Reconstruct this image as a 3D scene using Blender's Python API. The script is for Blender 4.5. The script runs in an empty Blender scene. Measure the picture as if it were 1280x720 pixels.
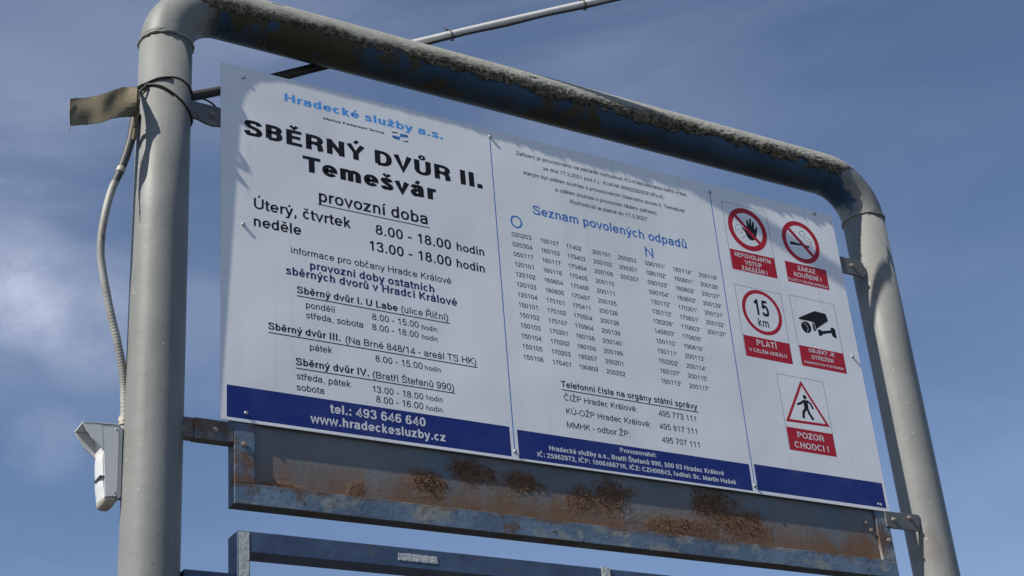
import bpy, bmesh, math, random
from mathutils import Vector, Matrix, noise

# ------------------------------------------------------------------ camera, sky, sun, exposure
scene = bpy.context.scene
COL = scene.collection
ZA_ = 1.18
Z0 = 3.106                      # height of the notice board's lower edge above the ground


def W(x, z, n=0.0):
    """Board coordinates (right, up, towards the viewer) to world."""
    return Vector((x, -n, z + Z0))


cam_data = bpy.data.cameras.new('camera')
cam_data.sensor_width = 36.0
cam_data.lens = 57.3046
cam_data.clip_start = 0.05
cam_data.clip_end = 6000
cam = bpy.data.objects.new('camera', cam_data)
COL.objects.link(cam)
right = Vector((0.8591384, -0.50524089, -0.08131943))
up = Vector((-0.17041161, -0.43229694, 0.88548249))
back = Vector((-0.4825361, -0.74689424, -0.45750181))
mw = Matrix.Identity(4)
for i in range(3):
    mw[i][0], mw[i][1], mw[i][2] = right[i], up[i], back[i]
cpos = W(-1.28708, -1.50583, 3.27416)
mw[0][3], mw[1][3], mw[2][3] = cpos
cam.matrix_world = mw
scene.camera = cam

SUN_TO = Vector((-1.0, -0.18, 1.0)).normalized()      # direction towards the sun
SUN_EL = math.asin(SUN_TO.z)
SUN_AZ = math.atan2(SUN_TO.x, SUN_TO.y)

world = bpy.data.worlds.new('World')
scene.world = world
world.use_nodes = True
wt = world.node_tree
wn, wl = wt.nodes, wt.links
wn.clear()
w_out = wn.new('ShaderNodeOutputWorld')
w_bg = wn.new('ShaderNodeBackground')
w_bg.inputs['Strength'].default_value = 0.107
w_sky = wn.new('ShaderNodeTexSky')
w_sky.sky_type = 'NISHITA'
w_sky.sun_disc = False
w_sky.sun_elevation = SUN_EL
w_sky.sun_rotation = SUN_AZ
w_sky.air_density = 0.75
w_sky.dust_density = 0.25
w_sky.ozone_density = 2.0
w_tc = wn.new('ShaderNodeTexCoord')


def w_math(op, a, b=None):
    n = wn.new('ShaderNodeMath')
    n.operation = op
    n.use_clamp = False
    for i, v in enumerate((a, b)):
        if v is None:
            continue
        if isinstance(v, (int, float)):
            n.inputs[i].default_value = v
        else:
            wl.new(v, n.inputs[i])
    return n.outputs[0]


def w_noise(scale, detail, rough, stretch, dist=0.3):
    mp = wn.new('ShaderNodeMapping')
    mp.inputs['Scale'].default_value = stretch
    mp.inputs['Rotation'].default_value = (0.3, 0.2, 0.5)
    wl.new(w_tc.outputs['Generated'], mp.inputs['Vector'])
    n = wn.new('ShaderNodeTexNoise')
    n.inputs['Scale'].default_value = scale
    n.inputs['Detail'].default_value = detail
    n.inputs['Roughness'].default_value = rough
    n.inputs['Distortion'].default_value = dist
    wl.new(mp.outputs['Vector'], n.inputs['Vector'])
    return n.outputs['Fac']


def w_spot(direction, inner, outer):
    """Smooth falloff around one direction of the sky."""
    vm = wn.new('ShaderNodeVectorMath')
    vm.operation = 'DOT_PRODUCT'
    vm.inputs[1].default_value = Vector(direction).normalized()
    wl.new(w_tc.outputs['Generated'], vm.inputs[0])
    mr = wn.new('ShaderNodeMapRange')
    mr.interpolation_type = 'SMOOTHSTEP'
    mr.inputs['From Min'].default_value = math.cos(math.radians(outer))
    mr.inputs['From Max'].default_value = math.cos(math.radians(inner))
    wl.new(vm.outputs['Value'], mr.inputs['Value'])
    return mr.outputs['Result']


def w_range(v, lo, hi, to=1.0):
    mr = wn.new('ShaderNodeMapRange')
    mr.interpolation_type = 'SMOOTHSTEP'
    mr.inputs['From Min'].default_value = lo
    mr.inputs['From Max'].default_value = hi
    mr.inputs['To Max'].default_value = to
    wl.new(v, mr.inputs['Value'])
    return mr.outputs['Result']


streak = w_range(w_noise(4.5, 7, 0.55, (1.0, 0.6, 3.2)), 0.34, 0.70)
veil = w_math('MULTIPLY', streak, 0.07)
thick = w_math('ADD', w_math('MULTIPLY', w_spot((0.36, 0.73, 0.58), 2, 17), 0.8), w_math('MULTIPLY', w_spot((0.70, 0.63, 0.33), 1, 8), 0.2))
thick = w_math('ADD', thick, w_math('MULTIPLY', w_spot((0.17, 0.855, 0.495), 0.5, 7.5), 1.0))
wide = w_math('MULTIPLY', thick, w_math('ADD', w_math('MULTIPLY', streak, 0.15), 0.05))
puff_n = w_range(w_noise(15.0, 8, 0.62, (1.0, 1.0, 1.3), 0.15), 0.36, 0.68)
puff = w_math('ADD', w_spot((0.205, 0.862, 0.464), 0.2, 2.9), w_math('MULTIPLY', w_spot((0.258, 0.861, 0.440), 0.2, 2.4), 0.5))
puff = w_math('ADD', puff, w_math('MULTIPLY', w_spot((0.243, 0.893, 0.379), 0.1, 1.7), 0.22))
puff = w_math('MULTIPLY', w_math('MULTIPLY', puff, w_math('ADD', w_math('MULTIPLY', puff_n, 0.60), 0.22)), 0.70)
cloud = w_math('MINIMUM', w_math('ADD', w_math('ADD', veil, wide), puff), 0.9)
w_mix = wn.new('ShaderNodeMix')
w_mix.data_type = 'RGBA'
wl.new(cloud, w_mix.inputs['Factor'])
wl.new(w_sky.outputs['Color'], w_mix.inputs['A'])
w_mix.inputs['B'].default_value = (5.0, 5.4, 6.8, 1)
wl.new(w_mix.outputs['Result'], w_bg.inputs['Color'])
wl.new(w_bg.outputs['Background'], w_out.inputs['Surface'])

sun_data = bpy.data.lights.new('sun', 'SUN')
sun_data.energy = 5.0
sun_data.angle = math.radians(0.53)
sun_data.color = (1.0, 0.95, 0.86)
sun = bpy.data.objects.new('sun', sun_data)
COL.objects.link(sun)
sun.rotation_euler = (-SUN_TO).to_track_quat('-Z', 'Y').to_euler()
sun.location = (-20, -4, 25)

scene.view_settings.view_transform = 'Standard'
scene.view_settings.look = 'None'
scene.view_settings.exposure = 0.20
scene.view_settings.gamma = 1.0
scene.view_settings.use_curve_mapping = False
scene.render.engine = 'CYCLES'

# ------------------------------------------------------------------ materials


class NT:
    """Small helper round one material's node tree."""

    def __init__(self, name):
        self.m = bpy.data.materials.new(name)
        self.m.use_nodes = True
        self.t = self.m.node_tree
        self.b = self.t.nodes['Principled BSDF']
        self.pos = self.t.nodes.new('ShaderNodeNewGeometry').outputs['Position']

    def put(self, sock, v):
        if isinstance(v, (int, float, tuple)):
            if isinstance(v, tuple) and len(v) == 3 and sock.type == 'RGBA':
                v = (*v, 1)
            sock.default_value = v
        else:
            self.t.links.new(v, sock)

    def noise(self, scale, detail=5, rough=0.55, stretch=(1, 1, 1), dist=0.0, off=(0, 0, 0)):
        mp = self.t.nodes.new('ShaderNodeMapping')
        mp.inputs['Scale'].default_value = stretch
        mp.inputs['Location'].default_value = off
        self.t.links.new(self.pos, mp.inputs['Vector'])
        n = self.t.nodes.new('ShaderNodeTexNoise')
        n.inputs['Scale'].default_value = scale
        n.inputs['Detail'].default_value = detail
        n.inputs['Roughness'].default_value = rough
        n.inputs['Distortion'].default_value = dist
        self.t.links.new(mp.outputs['Vector'], n.inputs['Vector'])
        return n.outputs['Fac']

    def voronoi(self, scale, feature='F1'):
        n = self.t.nodes.new('ShaderNodeTexVoronoi')
        n.feature = feature
        n.inputs['Scale'].default_value = scale
        self.t.links.new(self.pos, n.inputs['Vector'])
        return n.outputs['Distance']

    def rng(self, v, lo, hi, a=0.0, b=1.0):
        n = self.t.nodes.new('ShaderNodeMapRange')
        n.interpolation_type = 'SMOOTHSTEP'
        for k, x in (('From Min', lo), ('From Max', hi), ('To Min', a), ('To Max', b)):
            n.inputs[k].default_value = x
        self.put(n.inputs['Value'], v)
        return n.outputs['Result']

    def math(self, op, a, b=0.0, clamp=False):
        n = self.t.nodes.new('ShaderNodeMath')
        n.operation = op
        n.use_clamp = clamp
        self.put(n.inputs[0], a)
        self.put(n.inputs[1], b)
        return n.outputs[0]

    def mix(self, f, a, b):
        n = self.t.nodes.new('ShaderNodeMix')
        n.data_type = 'RGBA'
        self.put(n.inputs['Factor'], f)
        self.put(n.inputs['A'], a)
        self.put(n.inputs['B'], b)
        return n.outputs['Result']

    def axis(self, i):
        n = self.t.nodes.new('ShaderNodeSeparateXYZ')
        self.t.links.new(self.pos, n.inputs[0])
        return n.outputs[i]

    def blob(self, x, z, rx, rz):
        """1 inside an ellipse of the board plane, fading out at its rim."""
        dx = self.math('DIVIDE', self.math('SUBTRACT', self.axis(0), x), rx)
        dz = self.math('DIVIDE', self.math('SUBTRACT', self.axis(2), z + Z0), rz)
        d = self.math('SQRT', self.math('ADD', self.math('MULTIPLY', dx, dx), self.math('MULTIPLY', dz, dz)))
        return self.math('SUBTRACT', 1.0, d)

    def bump(self, h, strength, dist):
        n = self.t.nodes.new('ShaderNodeBump')
        n.inputs['Strength'].default_value = strength
        n.inputs['Distance'].default_value = dist
        self.t.links.new(h, n.inputs['Height'])
        return n.outputs['Normal']

    def done(self, color, rough=0.5, metal=0.0, normal=None, spec=None):
        self.put(self.b.inputs['Base Color'], color)
        self.put(self.b.inputs['Roughness'], rough)
        self.put(self.b.inputs['Metallic'], metal)
        if normal is not None:
            self.t.links.new(normal, self.b.inputs['Normal'])
        if spec is not None:
            self.b.inputs['Specular IOR Level'].default_value = spec
        return self.m


def plain(name, color, rough=0.5, metal=0.0, var=0.12, scale=30):
    t = NT(name)
    dark = tuple(c * (1 - var) for c in color)
    lite = tuple(min(1, c * (1 + var)) for c in color)
    return t.done(t.mix(t.noise(scale), dark, lite), rough, metal)


M = {}
# white coated sheet: slightly wavy, with faint grime
t = NT('white_sheet')
grime = t.math('ADD', t.rng(t.noise(2.2, 6, 0.6), 0.45, 0.75, 0, 0.10), t.rng(t.noise(16, 6, 0.7, (1, 1, 0.4)), 0.58, 0.8, 0, 0.12))
specks = t.rng(t.noise(95, 3, 0.5), 0.68, 0.75, 0, 0.35)
drips = t.math('MULTIPLY', t.rng(t.noise(5, 6, 0.6, (6, 1, 0.35)), 0.52, 0.75, 0, 0.24), t.rng(t.noise(1.3, 3), 0.4, 0.6))
grime = t.math('ADD', grime, drips)
col = t.mix(t.math('ADD', grime, specks, True), (0.83, 0.825, 0.845), (0.38, 0.37, 0.34))
M['sheet'] = t.done(col, 0.42, 0, t.bump(t.noise(2.6, 2, 0.4), 0.55, 0.016), 0.3)


def ink(name, c, rough=0.45, fade=0.25):
    t = NT(name)
    f = t.math('ADD', t.rng(t.noise(9, 5, 0.6), 0.4, 0.8, 0, fade * 0.6), t.rng(t.noise(140, 3), 0.62, 0.75, 0, fade), True)
    return t.done(t.mix(f, c, tuple(min(1, 0.25 + 0.6 * x) for x in c)), rough, 0, None, 0.3)


M['black'] = ink('black_ink', (0.006, 0.006, 0.008), 0.6, 0.05)
M['navy'] = ink('navy_ink', (0.020, 0.022, 0.13))
M['blue'] = ink('blue_ink', (0.055, 0.19, 0.55), 0.45, 0.1)
M['sky'] = ink('light_blue_ink', (0.09, 0.36, 0.80), 0.45, 0.1)
M['white'] = ink('white_ink', (0.72, 0.72, 0.72), 0.45, 0.0)
M['band'] = ink('deep_blue_vinyl', (0.012, 0.026, 0.18), 0.4, 0.15)
M['red'] = ink('red_vinyl', (0.46, 0.012, 0.028), 0.4, 0.10)
M['grey'] = ink('grey_ink', (0.12, 0.12, 0.13), 0.5, 0.1)
M['screw'] = plain('zinc_screw', (0.45, 0.45, 0.44), 0.38, 0.8)


def frame_paint(name, blue):
    """Grey-green paint of the pipes; the beam keeps old blue paint with olive growth."""
    t = NT(name)
    g = t.mix(t.rng(t.noise(5, 6, 0.6), 0.3, 0.7), (0.182, 0.186, 0.176), (0.220, 0.222, 0.211))
    g = t.mix(t.rng(t.noise(3.0, 5, 0.6, (9, 9, 0.8)), 0.54, 0.74, 0, 0.55), g, (0.135, 0.135, 0.115))
    st_ = None
    for x, z, rx, rz in ((2.185, 0.775, 0.035, 0.075), (2.19, -0.095, 0.035, 0.08), (-0.085, 0.775, 0.022, 0.06), (-0.09, -0.085, 0.022, 0.06)):
        b_ = t.blob(x, z, rx, rz)
        st_ = b_ if st_ is None else t.math('MAXIMUM', st_, b_)
    st_ = t.rng(t.math('ADD', st_, t.math('MULTIPLY', t.math('SUBTRACT', t.noise(30, 5, 0.65, (1, 1, 0.4)), 0.5), 1.4)), 0.1, 0.6, 0, 0.28)
    g = t.mix(st_, g, (0.110, 0.070, 0.042))
    g = t.mix(t.rng(t.noise(70, 3, 0.5, (1, 1, 0.6)), 0.715, 0.73), g, (0.40, 0.40, 0.38))
    g = t.mix(t.rng(t.noise(85, 3, 0.5, (1, 1, 1), 0, (4, 2, 7)), 0.74, 0.75), g, (0.06, 0.055, 0.05))
    col = g
    if blue:
        x = t.axis(0)
        e = t.math('MULTIPLY', t.math('SUBTRACT', t.noise(7, 4, 0.6), 0.5), 0.5)
        xa = t.math('ADD', x, e)
        b = t.mix(t.rng(t.noise(4, 5), 0.35, 0.7), (0.018, 0.052, 0.100), (0.032, 0.084, 0.155))
        olive = t.mix(t.noise(40, 5, 0.7), (0.030, 0.027, 0.014), (0.085, 0.072, 0.038))
        patch = t.rng(t.noise(3.1, 4, 0.55, (1, 1, 1), 0.4, (1.3, 0, 0.4)), 0.56, 0.60)
        left = t.math('MULTIPLY', t.rng(x, 0.45, 0.62, 1, 0), t.rng(t.noise(8.5, 4, 0.6), 0.50, 0.55))
        b = t.mix(t.math('MAXIMUM', patch, left), b, olive)
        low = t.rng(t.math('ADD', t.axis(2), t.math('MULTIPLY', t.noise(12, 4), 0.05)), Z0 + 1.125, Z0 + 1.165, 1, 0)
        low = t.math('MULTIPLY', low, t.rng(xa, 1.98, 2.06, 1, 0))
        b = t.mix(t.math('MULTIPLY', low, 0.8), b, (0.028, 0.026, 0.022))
        inside = t.math('MULTIPLY', t.rng(xa, -0.07, 0.03), t.rng(xa, 2.15, 2.20, 1, 0))
        col = t.mix(inside, g, b)
    h = t.math('ADD', t.noise(22, 5, 0.6), t.math('MULTIPLY', t.noise(140, 3), 0.25))
    return t.done(col, 0.52, 0, t.bump(h, 0.25, 0.004), 0.35)


M['post'] = frame_paint('grey_green_paint', False)
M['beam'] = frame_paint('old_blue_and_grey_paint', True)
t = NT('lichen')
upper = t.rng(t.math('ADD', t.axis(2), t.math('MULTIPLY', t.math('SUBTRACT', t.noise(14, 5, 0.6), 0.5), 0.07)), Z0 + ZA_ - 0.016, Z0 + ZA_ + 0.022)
dusty_sunlit = t.mix(t.rng(t.noise(45, 6, 0.65), 0.3, 0.7), (0.275, 0.270, 0.240), (0.345, 0.340, 0.305))  # pale dust colour, with the sunlit tone of the beam top painted in
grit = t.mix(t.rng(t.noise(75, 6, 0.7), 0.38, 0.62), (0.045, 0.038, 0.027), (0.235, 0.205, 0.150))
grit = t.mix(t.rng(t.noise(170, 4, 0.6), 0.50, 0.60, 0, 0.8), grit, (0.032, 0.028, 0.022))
c = t.mix(upper, grit, dusty_sunlit)
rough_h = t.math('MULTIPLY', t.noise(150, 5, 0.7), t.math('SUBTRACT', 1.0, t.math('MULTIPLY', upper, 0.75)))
M['grit'] = plain('dark_growth', (0.045, 0.038, 0.026), 0.95, 0, 0.5, 120)
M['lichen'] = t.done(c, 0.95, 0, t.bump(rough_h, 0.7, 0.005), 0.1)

# blue steel with rust, worn paint
t = NT('weathered_blue_steel')
c = t.mix(t.rng(t.noise(6, 6, 0.6), 0.3, 0.7), (0.082, 0.122, 0.180), (0.150, 0.212, 0.295))
c = t.mix(t.rng(t.noise(14, 6, 0.65, (0.6, 1, 1)), 0.50, 0.62, 0, 0.8), c, (0.27, 0.27, 0.235))
rust = t.mix(t.noise(45, 5, 0.7), (0.060, 0.032, 0.018), (0.19, 0.105, 0.055))
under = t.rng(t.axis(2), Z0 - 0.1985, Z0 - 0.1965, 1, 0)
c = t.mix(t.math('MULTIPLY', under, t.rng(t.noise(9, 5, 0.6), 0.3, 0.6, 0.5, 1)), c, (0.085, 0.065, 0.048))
rim = t.math('MULTIPLY', t.rng(t.axis(2), Z0 - 0.165, Z0 - 0.149), t.rng(t.noise(9, 5, 0.65), 0.42, 0.58, 0, 0.9))
c = t.mix(rim, c, rust)
c = t.mix(t.rng(t.noise(11, 7, 0.65, (1, 1, 1), 0, (3, 1, 5)), 0.57, 0.64, 0, 0.8), c, rust)
c = t.mix(t.rng(t.noise(60, 4, 0.6), 0.64, 0.70, 0, 0.8), c, (0.035, 0.025, 0.018))
M['steel'] = t.done(c, 0.6, 0.0, t.bump(t.noise(70, 6, 0.65), 0.4, 0.004), 0.35)

t = NT('rusted_blue_plate')
c = t.mix(t.rng(t.noise(4, 5, 0.6), 0.3, 0.7), (0.125, 0.158, 0.190), (0.185, 0.207, 0.222))
c = t.mix(t.rng(t.noise(3, 5, 0.6, (14, 1, 0.7)), 0.5, 0.75, 0, 0.35), c, (0.19, 0.15, 0.11))
streak = t.noise(5, 6, 0.6, (3.5, 1, 0.9))
height = t.math('ADD', t.axis(2), t.math('MULTIPLY', t.math('SUBTRACT', streak, 0.5), -0.22))
run = t.math('MULTIPLY', t.rng(t.noise(2.2, 3, 0.5, (1, 1, 0.2)), 0.25, 0.5, 0.45, 1), t.rng(t.axis(0), 0.30, 0.62, 0.35, 1))
runf = t.math('MULTIPLY', t.rng(height, Z0 - 0.150, Z0 - 0.065, 1, 0), run)
rust = t.mix(t.noise(38, 6, 0.7), (0.100, 0.056, 0.032), (0.235, 0.140, 0.080))
c = t.mix(t.math('MULTIPLY', t.rng(t.axis(2), Z0 - 0.145, Z0 - 0.02, 1, 0.15), t.rng(t.noise(4, 5, 0.6, (2, 1, 0.5), 0, (9, 0, 2)), 0.34, 0.60, 0, 0.85)), c, (0.19, 0.115, 0.074))
c = t.mix(runf, c, rust)
spots = None
for x, z, rx, rz in ((0.545, -0.085, 0.065, 0.038), (0.665, -0.045, 0.085, 0.038), (0.815, -0.055, 0.068, 0.034), (1.085, -0.058, 0.075, 0.052), (1.00, -0.080, 0.07, 0.045), (1.42, -0.045, 0.095, 0.052), (1.49, -0.090, 0.125, 0.045), (1.30, -0.12, 0.15, 0.032), (0.15, -0.148, 0.08, 0.016), (0.34, -0.135, 0.025, 0.028)):
    s = t.blob(x, z, rx, rz)
    spots = s if spots is None else t.math('MAXIMUM', spots, s)
sn = t.math('ADD', spots, t.math('MULTIPLY', t.math('SUBTRACT', t.noise(24, 6, 0.7), 0.5), 2.0))
sf = t.rng(sn, -0.20, 0.55)
heavy = t.mix(t.noise(110, 5, 0.75), (0.055, 0.031, 0.020), (0.230, 0.120, 0.066))
c = t.mix(sf, c, heavy)
hh = t.math('ADD', t.math('MULTIPLY', t.noise(90, 5, 0.7), t.math('ADD', t.math('MULTIPLY', sf, 1.0), 0.2)), 0.0)
M['plate'] = t.done(c, 0.72, 0, t.bump(hh, 0.6, 0.007), 0.25)
t = NT('rust_flake')
M['flake'] = t.done(t.mix(t.noise(170, 5, 0.7), (0.045, 0.026, 0.017), (0.170, 0.092, 0.054)), 0.95)

t = NT('dark_blue_steel')
c = t.mix(t.rng(t.noise(7, 5, 0.6), 0.3, 0.7), (0.038, 0.058, 0.112), (0.072, 0.110, 0.190))
c = t.mix(t.rng(t.noise(20, 6, 0.65), 0.58, 0.68, 0, 0.7), c, (0.11, 0.10, 0.085))
M['navy_steel'] = t.done(c, 0.5, 0, t.bump(t.noise(60, 5), 0.25, 0.003), 0.4)
t = NT('silver_tape')
M['tape'] = t.done(t.mix(t.noise(55, 4), (0.44, 0.43, 0.40), (0.62, 0.61, 0.57)), 0.45, 0.25, t.bump(t.noise(90, 4, 0.6), 0.7, 0.004))
t = NT('galvanised_bracket')
c = t.mix(t.noise(25, 5), (0.095, 0.10, 0.10), (0.17, 0.17, 0.16))
c = t.mix(t.rng(t.noise(40, 5, 0.6), 0.58, 0.66, 0, 0.7), c, (0.10, 0.055, 0.03))
M['bracket'] = t.done(c, 0.55, 0.2, t.bump(t.noise(80, 4), 0.3, 0.003))
M['bolt'] = plain('worn_bolt', (0.30, 0.24, 0.19), 0.5, 0.4, 0.4, 120)
M['rod'] = plain('aluminium_rod', (0.62, 0.60, 0.565), 0.32, 0.10, 0.12, 40)
M['sleeve'] = plain('dark_sleeve', (0.040, 0.034, 0.031), 0.6, 0, 0.3)
M['cable'] = plain('black_cable', (0.025, 0.022, 0.020), 0.5, 0, 0.3)
M['wire'] = plain('black_wire', (0.016, 0.014, 0.013), 0.5, 0, 0.3)
t = NT('conduit_plastic')
c = t.mix(t.rng(t.noise(9, 6, 0.6), 0.35, 0.7), (0.34, 0.33, 0.305), (0.20, 0.19, 0.17))
c = t.mix(t.rng(t.axis(2), Z0 + 0.585, Z0 + 0.60), c, (0.055, 0.050, 0.048))  # upper end darkened: its shade is painted into the plastic colour
c = t.mix(t.rng(t.noise(26, 4, 0.6, (1, 1, 1), 0, (2, 5, 1)), 0.64, 0.69, 0, 0.8), c, (0.07, 0.05, 0.035))
M['conduit'] = t.done(c, 0.55)
M['pir'] = plain('white_plastic', (0.62, 0.62, 0.61), 0.4, 0, 0.04, 12)
M['pir_lens'] = plain('milky_lens', (0.62, 0.62, 0.61), 0.35, 0, 0.03)
M['pir_cap'] = plain('yellowed_plastic', (0.38, 0.35, 0.29), 0.45, 0, 0.1)
M['pir_dark'] = plain('dark_gasket', (0.10, 0.10, 0.11), 0.5, 0, 0.1)
t = NT('faded_tan_sheet')
c = t.mix(t.rng(t.noise(9, 6, 0.65, (1, 1, 1.4)), 0.3, 0.7), (0.150, 0.125, 0.082), (0.245, 0.208, 0.145))
c = t.mix(t.rng(t.noise(35, 5, 0.65), 0.58, 0.70, 0, 0.6), c, (0.09, 0.07, 0.05))
M['flap'] = t.done(c, 0.8, 0, t.bump(t.noise(30, 5), 0.4, 0.004), 0.2)
t = NT('asphalt')
c = t.mix(t.noise(60, 6, 0.7), (0.035, 0.035, 0.036), (0.075, 0.073, 0.07))
c = t.mix(t.rng(t.noise(0.25, 5, 0.6), 0.45, 0.7, 0, 0.5), c, (0.10, 0.095, 0.085))
M['asphalt'] = t.done(c, 0.9, 0, t.bump(t.noise(90, 5), 0.6, 0.01))

# ------------------------------------------------------------------ object helpers


def link(name, bm_or_me, mat, parent=None, smooth=False, bevel=0.0):
    if isinstance(bm_or_me, bmesh.types.BMesh):
        bmesh.ops.recalc_face_normals(bm_or_me, faces=bm_or_me.faces)
        me = bpy.data.meshes.new(name)
        bm_or_me.to_mesh(me)
        bm_or_me.free()
    else:
        me = bm_or_me
    me.materials.append(M[mat])
    for p in me.polygons:
        p.use_smooth = smooth
    o = bpy.data.objects.new(name, me)
    COL.objects.link(o)
    if parent:
        o.parent = parent
        if parent.type == 'EMPTY':
            o.matrix_parent_inverse = Matrix.Translation(-Vector(parent.location))
    if bevel:
        b = o.modifiers.new('bevel', 'BEVEL')
        b.width = bevel
        b.segments = 2
        b.limit_method = 'ANGLE'
        b.angle_limit = math.radians(40)
    return o


def thing(name, label, cat, loc, group=None):
    o = bpy.data.objects.new(name, None)
    o.empty_display_size = 0.1
    o.location = loc
    COL.objects.link(o)
    o['label'] = label
    o['category'] = cat
    if group:
        o['group'] = group
    return o


def box(bm, x0, x1, z0, z1, n0, n1):
    vs = [bm.verts.new(W(x, z, n)) for x in (x0, x1) for z in (z0, z1) for n in (n0, n1)]
    for f in ((0, 1, 3, 2), (4, 6, 7, 5), (0, 4, 5, 1), (2, 3, 7, 6), (0, 2, 6, 4), (1, 5, 7, 3)):
        bm.faces.new([vs[i] for i in f])


def prism(bm, pts, n0, n1):
    """Extrude an (x, z) outline between two depths."""
    a = [bm.verts.new(W(x, z, n0)) for x, z in pts]
    b = [bm.verts.new(W(x, z, n1)) for x, z in pts]
    bm.faces.new(a)
    bm.faces.new(b[::-1])
    k = len(pts)
    for i in range(k):
        bm.faces.new((a[i], b[i], b[(i + 1) % k], a[(i + 1) % k]))


def catmull(pts, n=8, closed=False):
    P = [Vector(p) for p in pts]
    k = len(P)
    out = []
    rng = range(k) if closed else range(k - 1)
    for i in rng:
        if closed:
            p0, p1, p2, p3 = P[(i - 1) % k], P[i], P[(i + 1) % k], P[(i + 2) % k]
        else:
            p0, p1, p2, p3 = P[max(i - 1, 0)], P[i], P[i + 1], P[min(i + 2, k - 1)]
        for j in range(n):
            s = j / n
            out.append(0.5 * ((2 * p1) + (p2 - p0) * s + (2 * p0 - 5 * p1 + 4 * p2 - p3) * s * s + (3 * p1 - p0 - 3 * p2 + p3) * s ** 3))
    if not closed:
        out.append(P[-1])
    return out


def tube(bm, path, r, segs=16, closed=False):
    """Sweep a circle along world points; r is a number or a function of the index."""
    k = len(path)
    ref = Vector((0.31, 0.77, 0.21)).normalized()
    rings = []
    nrm = None
    for i, p in enumerate(path):
        if closed:
            d = path[(i + 1) % k] - path[i - 1]
        else:
            d = path[min(i + 1, k - 1)] - path[max(i - 1, 0)]
        d.normalize()
        if nrm is None:
            nrm = (ref - d * ref.dot(d)).normalized()
        else:
            nrm = (nrm - d * nrm.dot(d)).normalized()
        bi = d.cross(nrm)
        rr = r(i) if callable(r) else r
        rings.append([bm.verts.new(p + (nrm * math.cos(a) + bi * math.sin(a)) * rr) for a in (2 * math.pi * j / segs for j in range(segs))])
    for i in range(k if closed else k - 1):
        a, b = rings[i], rings[(i + 1) % k]
        off = 0
        if closed and i == k - 1:
            off = min(range(segs), key=lambda o: (a[0].co - b[o].co).length)
        for j in range(segs):
            bm.faces.new((a[j], a[(j + 1) % segs], b[(j + 1 + off) % segs], b[(j + off) % segs]))
    if not closed:
        bm.faces.new(rings[0][::-1])
        bm.faces.new(rings[-1])


def dome(bm, c, r, h, segs=12):
    """Low round screw head facing the viewer; c is in board coordinates (x, z, n)."""
    x, z, n = c
    prev = None
    for rr, hh in ((1, 0), (1, 0.75), (0.8, 0.95), (0.3, 1.0)):
        ring = [bm.verts.new(W(x + r * rr * math.cos(a), z + r * rr * math.sin(a), n + h * hh)) for a in (2 * math.pi * j / segs for j in range(segs))]
        if prev:
            for j in range(segs):
                bm.faces.new((prev[j], prev[(j + 1) % segs], ring[(j + 1) % segs], ring[j]))
        prev = ring
    bm.faces.new(prev)


def hexbolt(bm, x, z, n, r, h):
    prism(bm, [(x + r * math.cos(math.radians(60 * k + 12)), z + r * math.sin(math.radians(60 * k + 12))) for k in range(6)], n, n + h)
    prism(bm, [(x + r * 0.5 * math.cos(math.radians(45 * k)), z + r * 0.5 * math.sin(math.radians(45 * k))) for k in range(8)], n + h, n + h * 1.9)


# ------------------------------------------------------------------ ground
bm = bmesh.new()
vs = [bm.verts.new((x, y, 0)) for x, y in ((-2500, -2500), (2500, -2500), (2500, 2500), (-2500, 2500))]
bm.faces.new(vs)
g = link('ground', bm, 'asphalt')
g['kind'] = 'structure'

# ------------------------------------------------------------------ pipe frame
R = 0.067
ZA, NA = 1.18, -0.035          # beam axis
BR = 0.15                       # bend radius


def left_axis(z):
    return (-0.1362 + 0.0076 * (z - 1.03), z, -0.0335 + 0.010 * (z - 1.03))


frame = thing('pipe_frame', 'large grey steel pipe frame with rounded corners and a mossy blue top beam', 'frame', W(1.05, -Z0, -0.035))
bm = bmesh.new()
tube(bm, [W(*left_axis(z)) for z in (-Z0 - 0.05, -2, -1, 0, 0.5, 1.03)], R, 48)
link('post', bm, 'post', frame, True)
XR = 2.237
bm = bmesh.new()
tube(bm, [W(XR, z, NA) for z in (-Z0 - 0.05, -2, -1, 0, 0.5, 1.03)], R, 48)
link('post', bm, 'post', frame, True)
for sx, x0, n0 in ((1, -0.1362, -0.0335), (-1, XR, NA)):
    bm = bmesh.new()
    path = [W(x0 + sx * (BR - BR * math.cos(a)), 1.03 + BR * math.sin(a), n0 + (NA - n0) * a / 1.571) for a in (math.radians(90 * k / 20) for k in range(21))]
    tube(bm, path, R * 1.004, 48)
    link('elbow', bm, 'beam', frame, True)
    bm = bmesh.new()
    rnd = random.Random(4 if sx > 0 else 9)
    ring = [W(x0 + (R + 0.0005) * math.cos(a), 1.03 + rnd.uniform(-0.0020, 0.0020), n0 + (R + 0.0005) * math.sin(a)) for a in (2 * math.pi * k / 60 for k in range(60))]
    tube(bm, ring, lambda i: 0.0046 + rnd.uniform(-0.0013, 0.0013), 8, True)
    link('weld_seam', bm, 'post', frame, True)
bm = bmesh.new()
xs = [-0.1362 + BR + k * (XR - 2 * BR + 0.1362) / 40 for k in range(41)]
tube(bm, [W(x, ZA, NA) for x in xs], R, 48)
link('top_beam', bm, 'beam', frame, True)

# lichen crust over the beam: a lumpy shell with a ragged lower rim
bm = bmesh.new()
NX, NP = 620, 96
grid = {}


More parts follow.
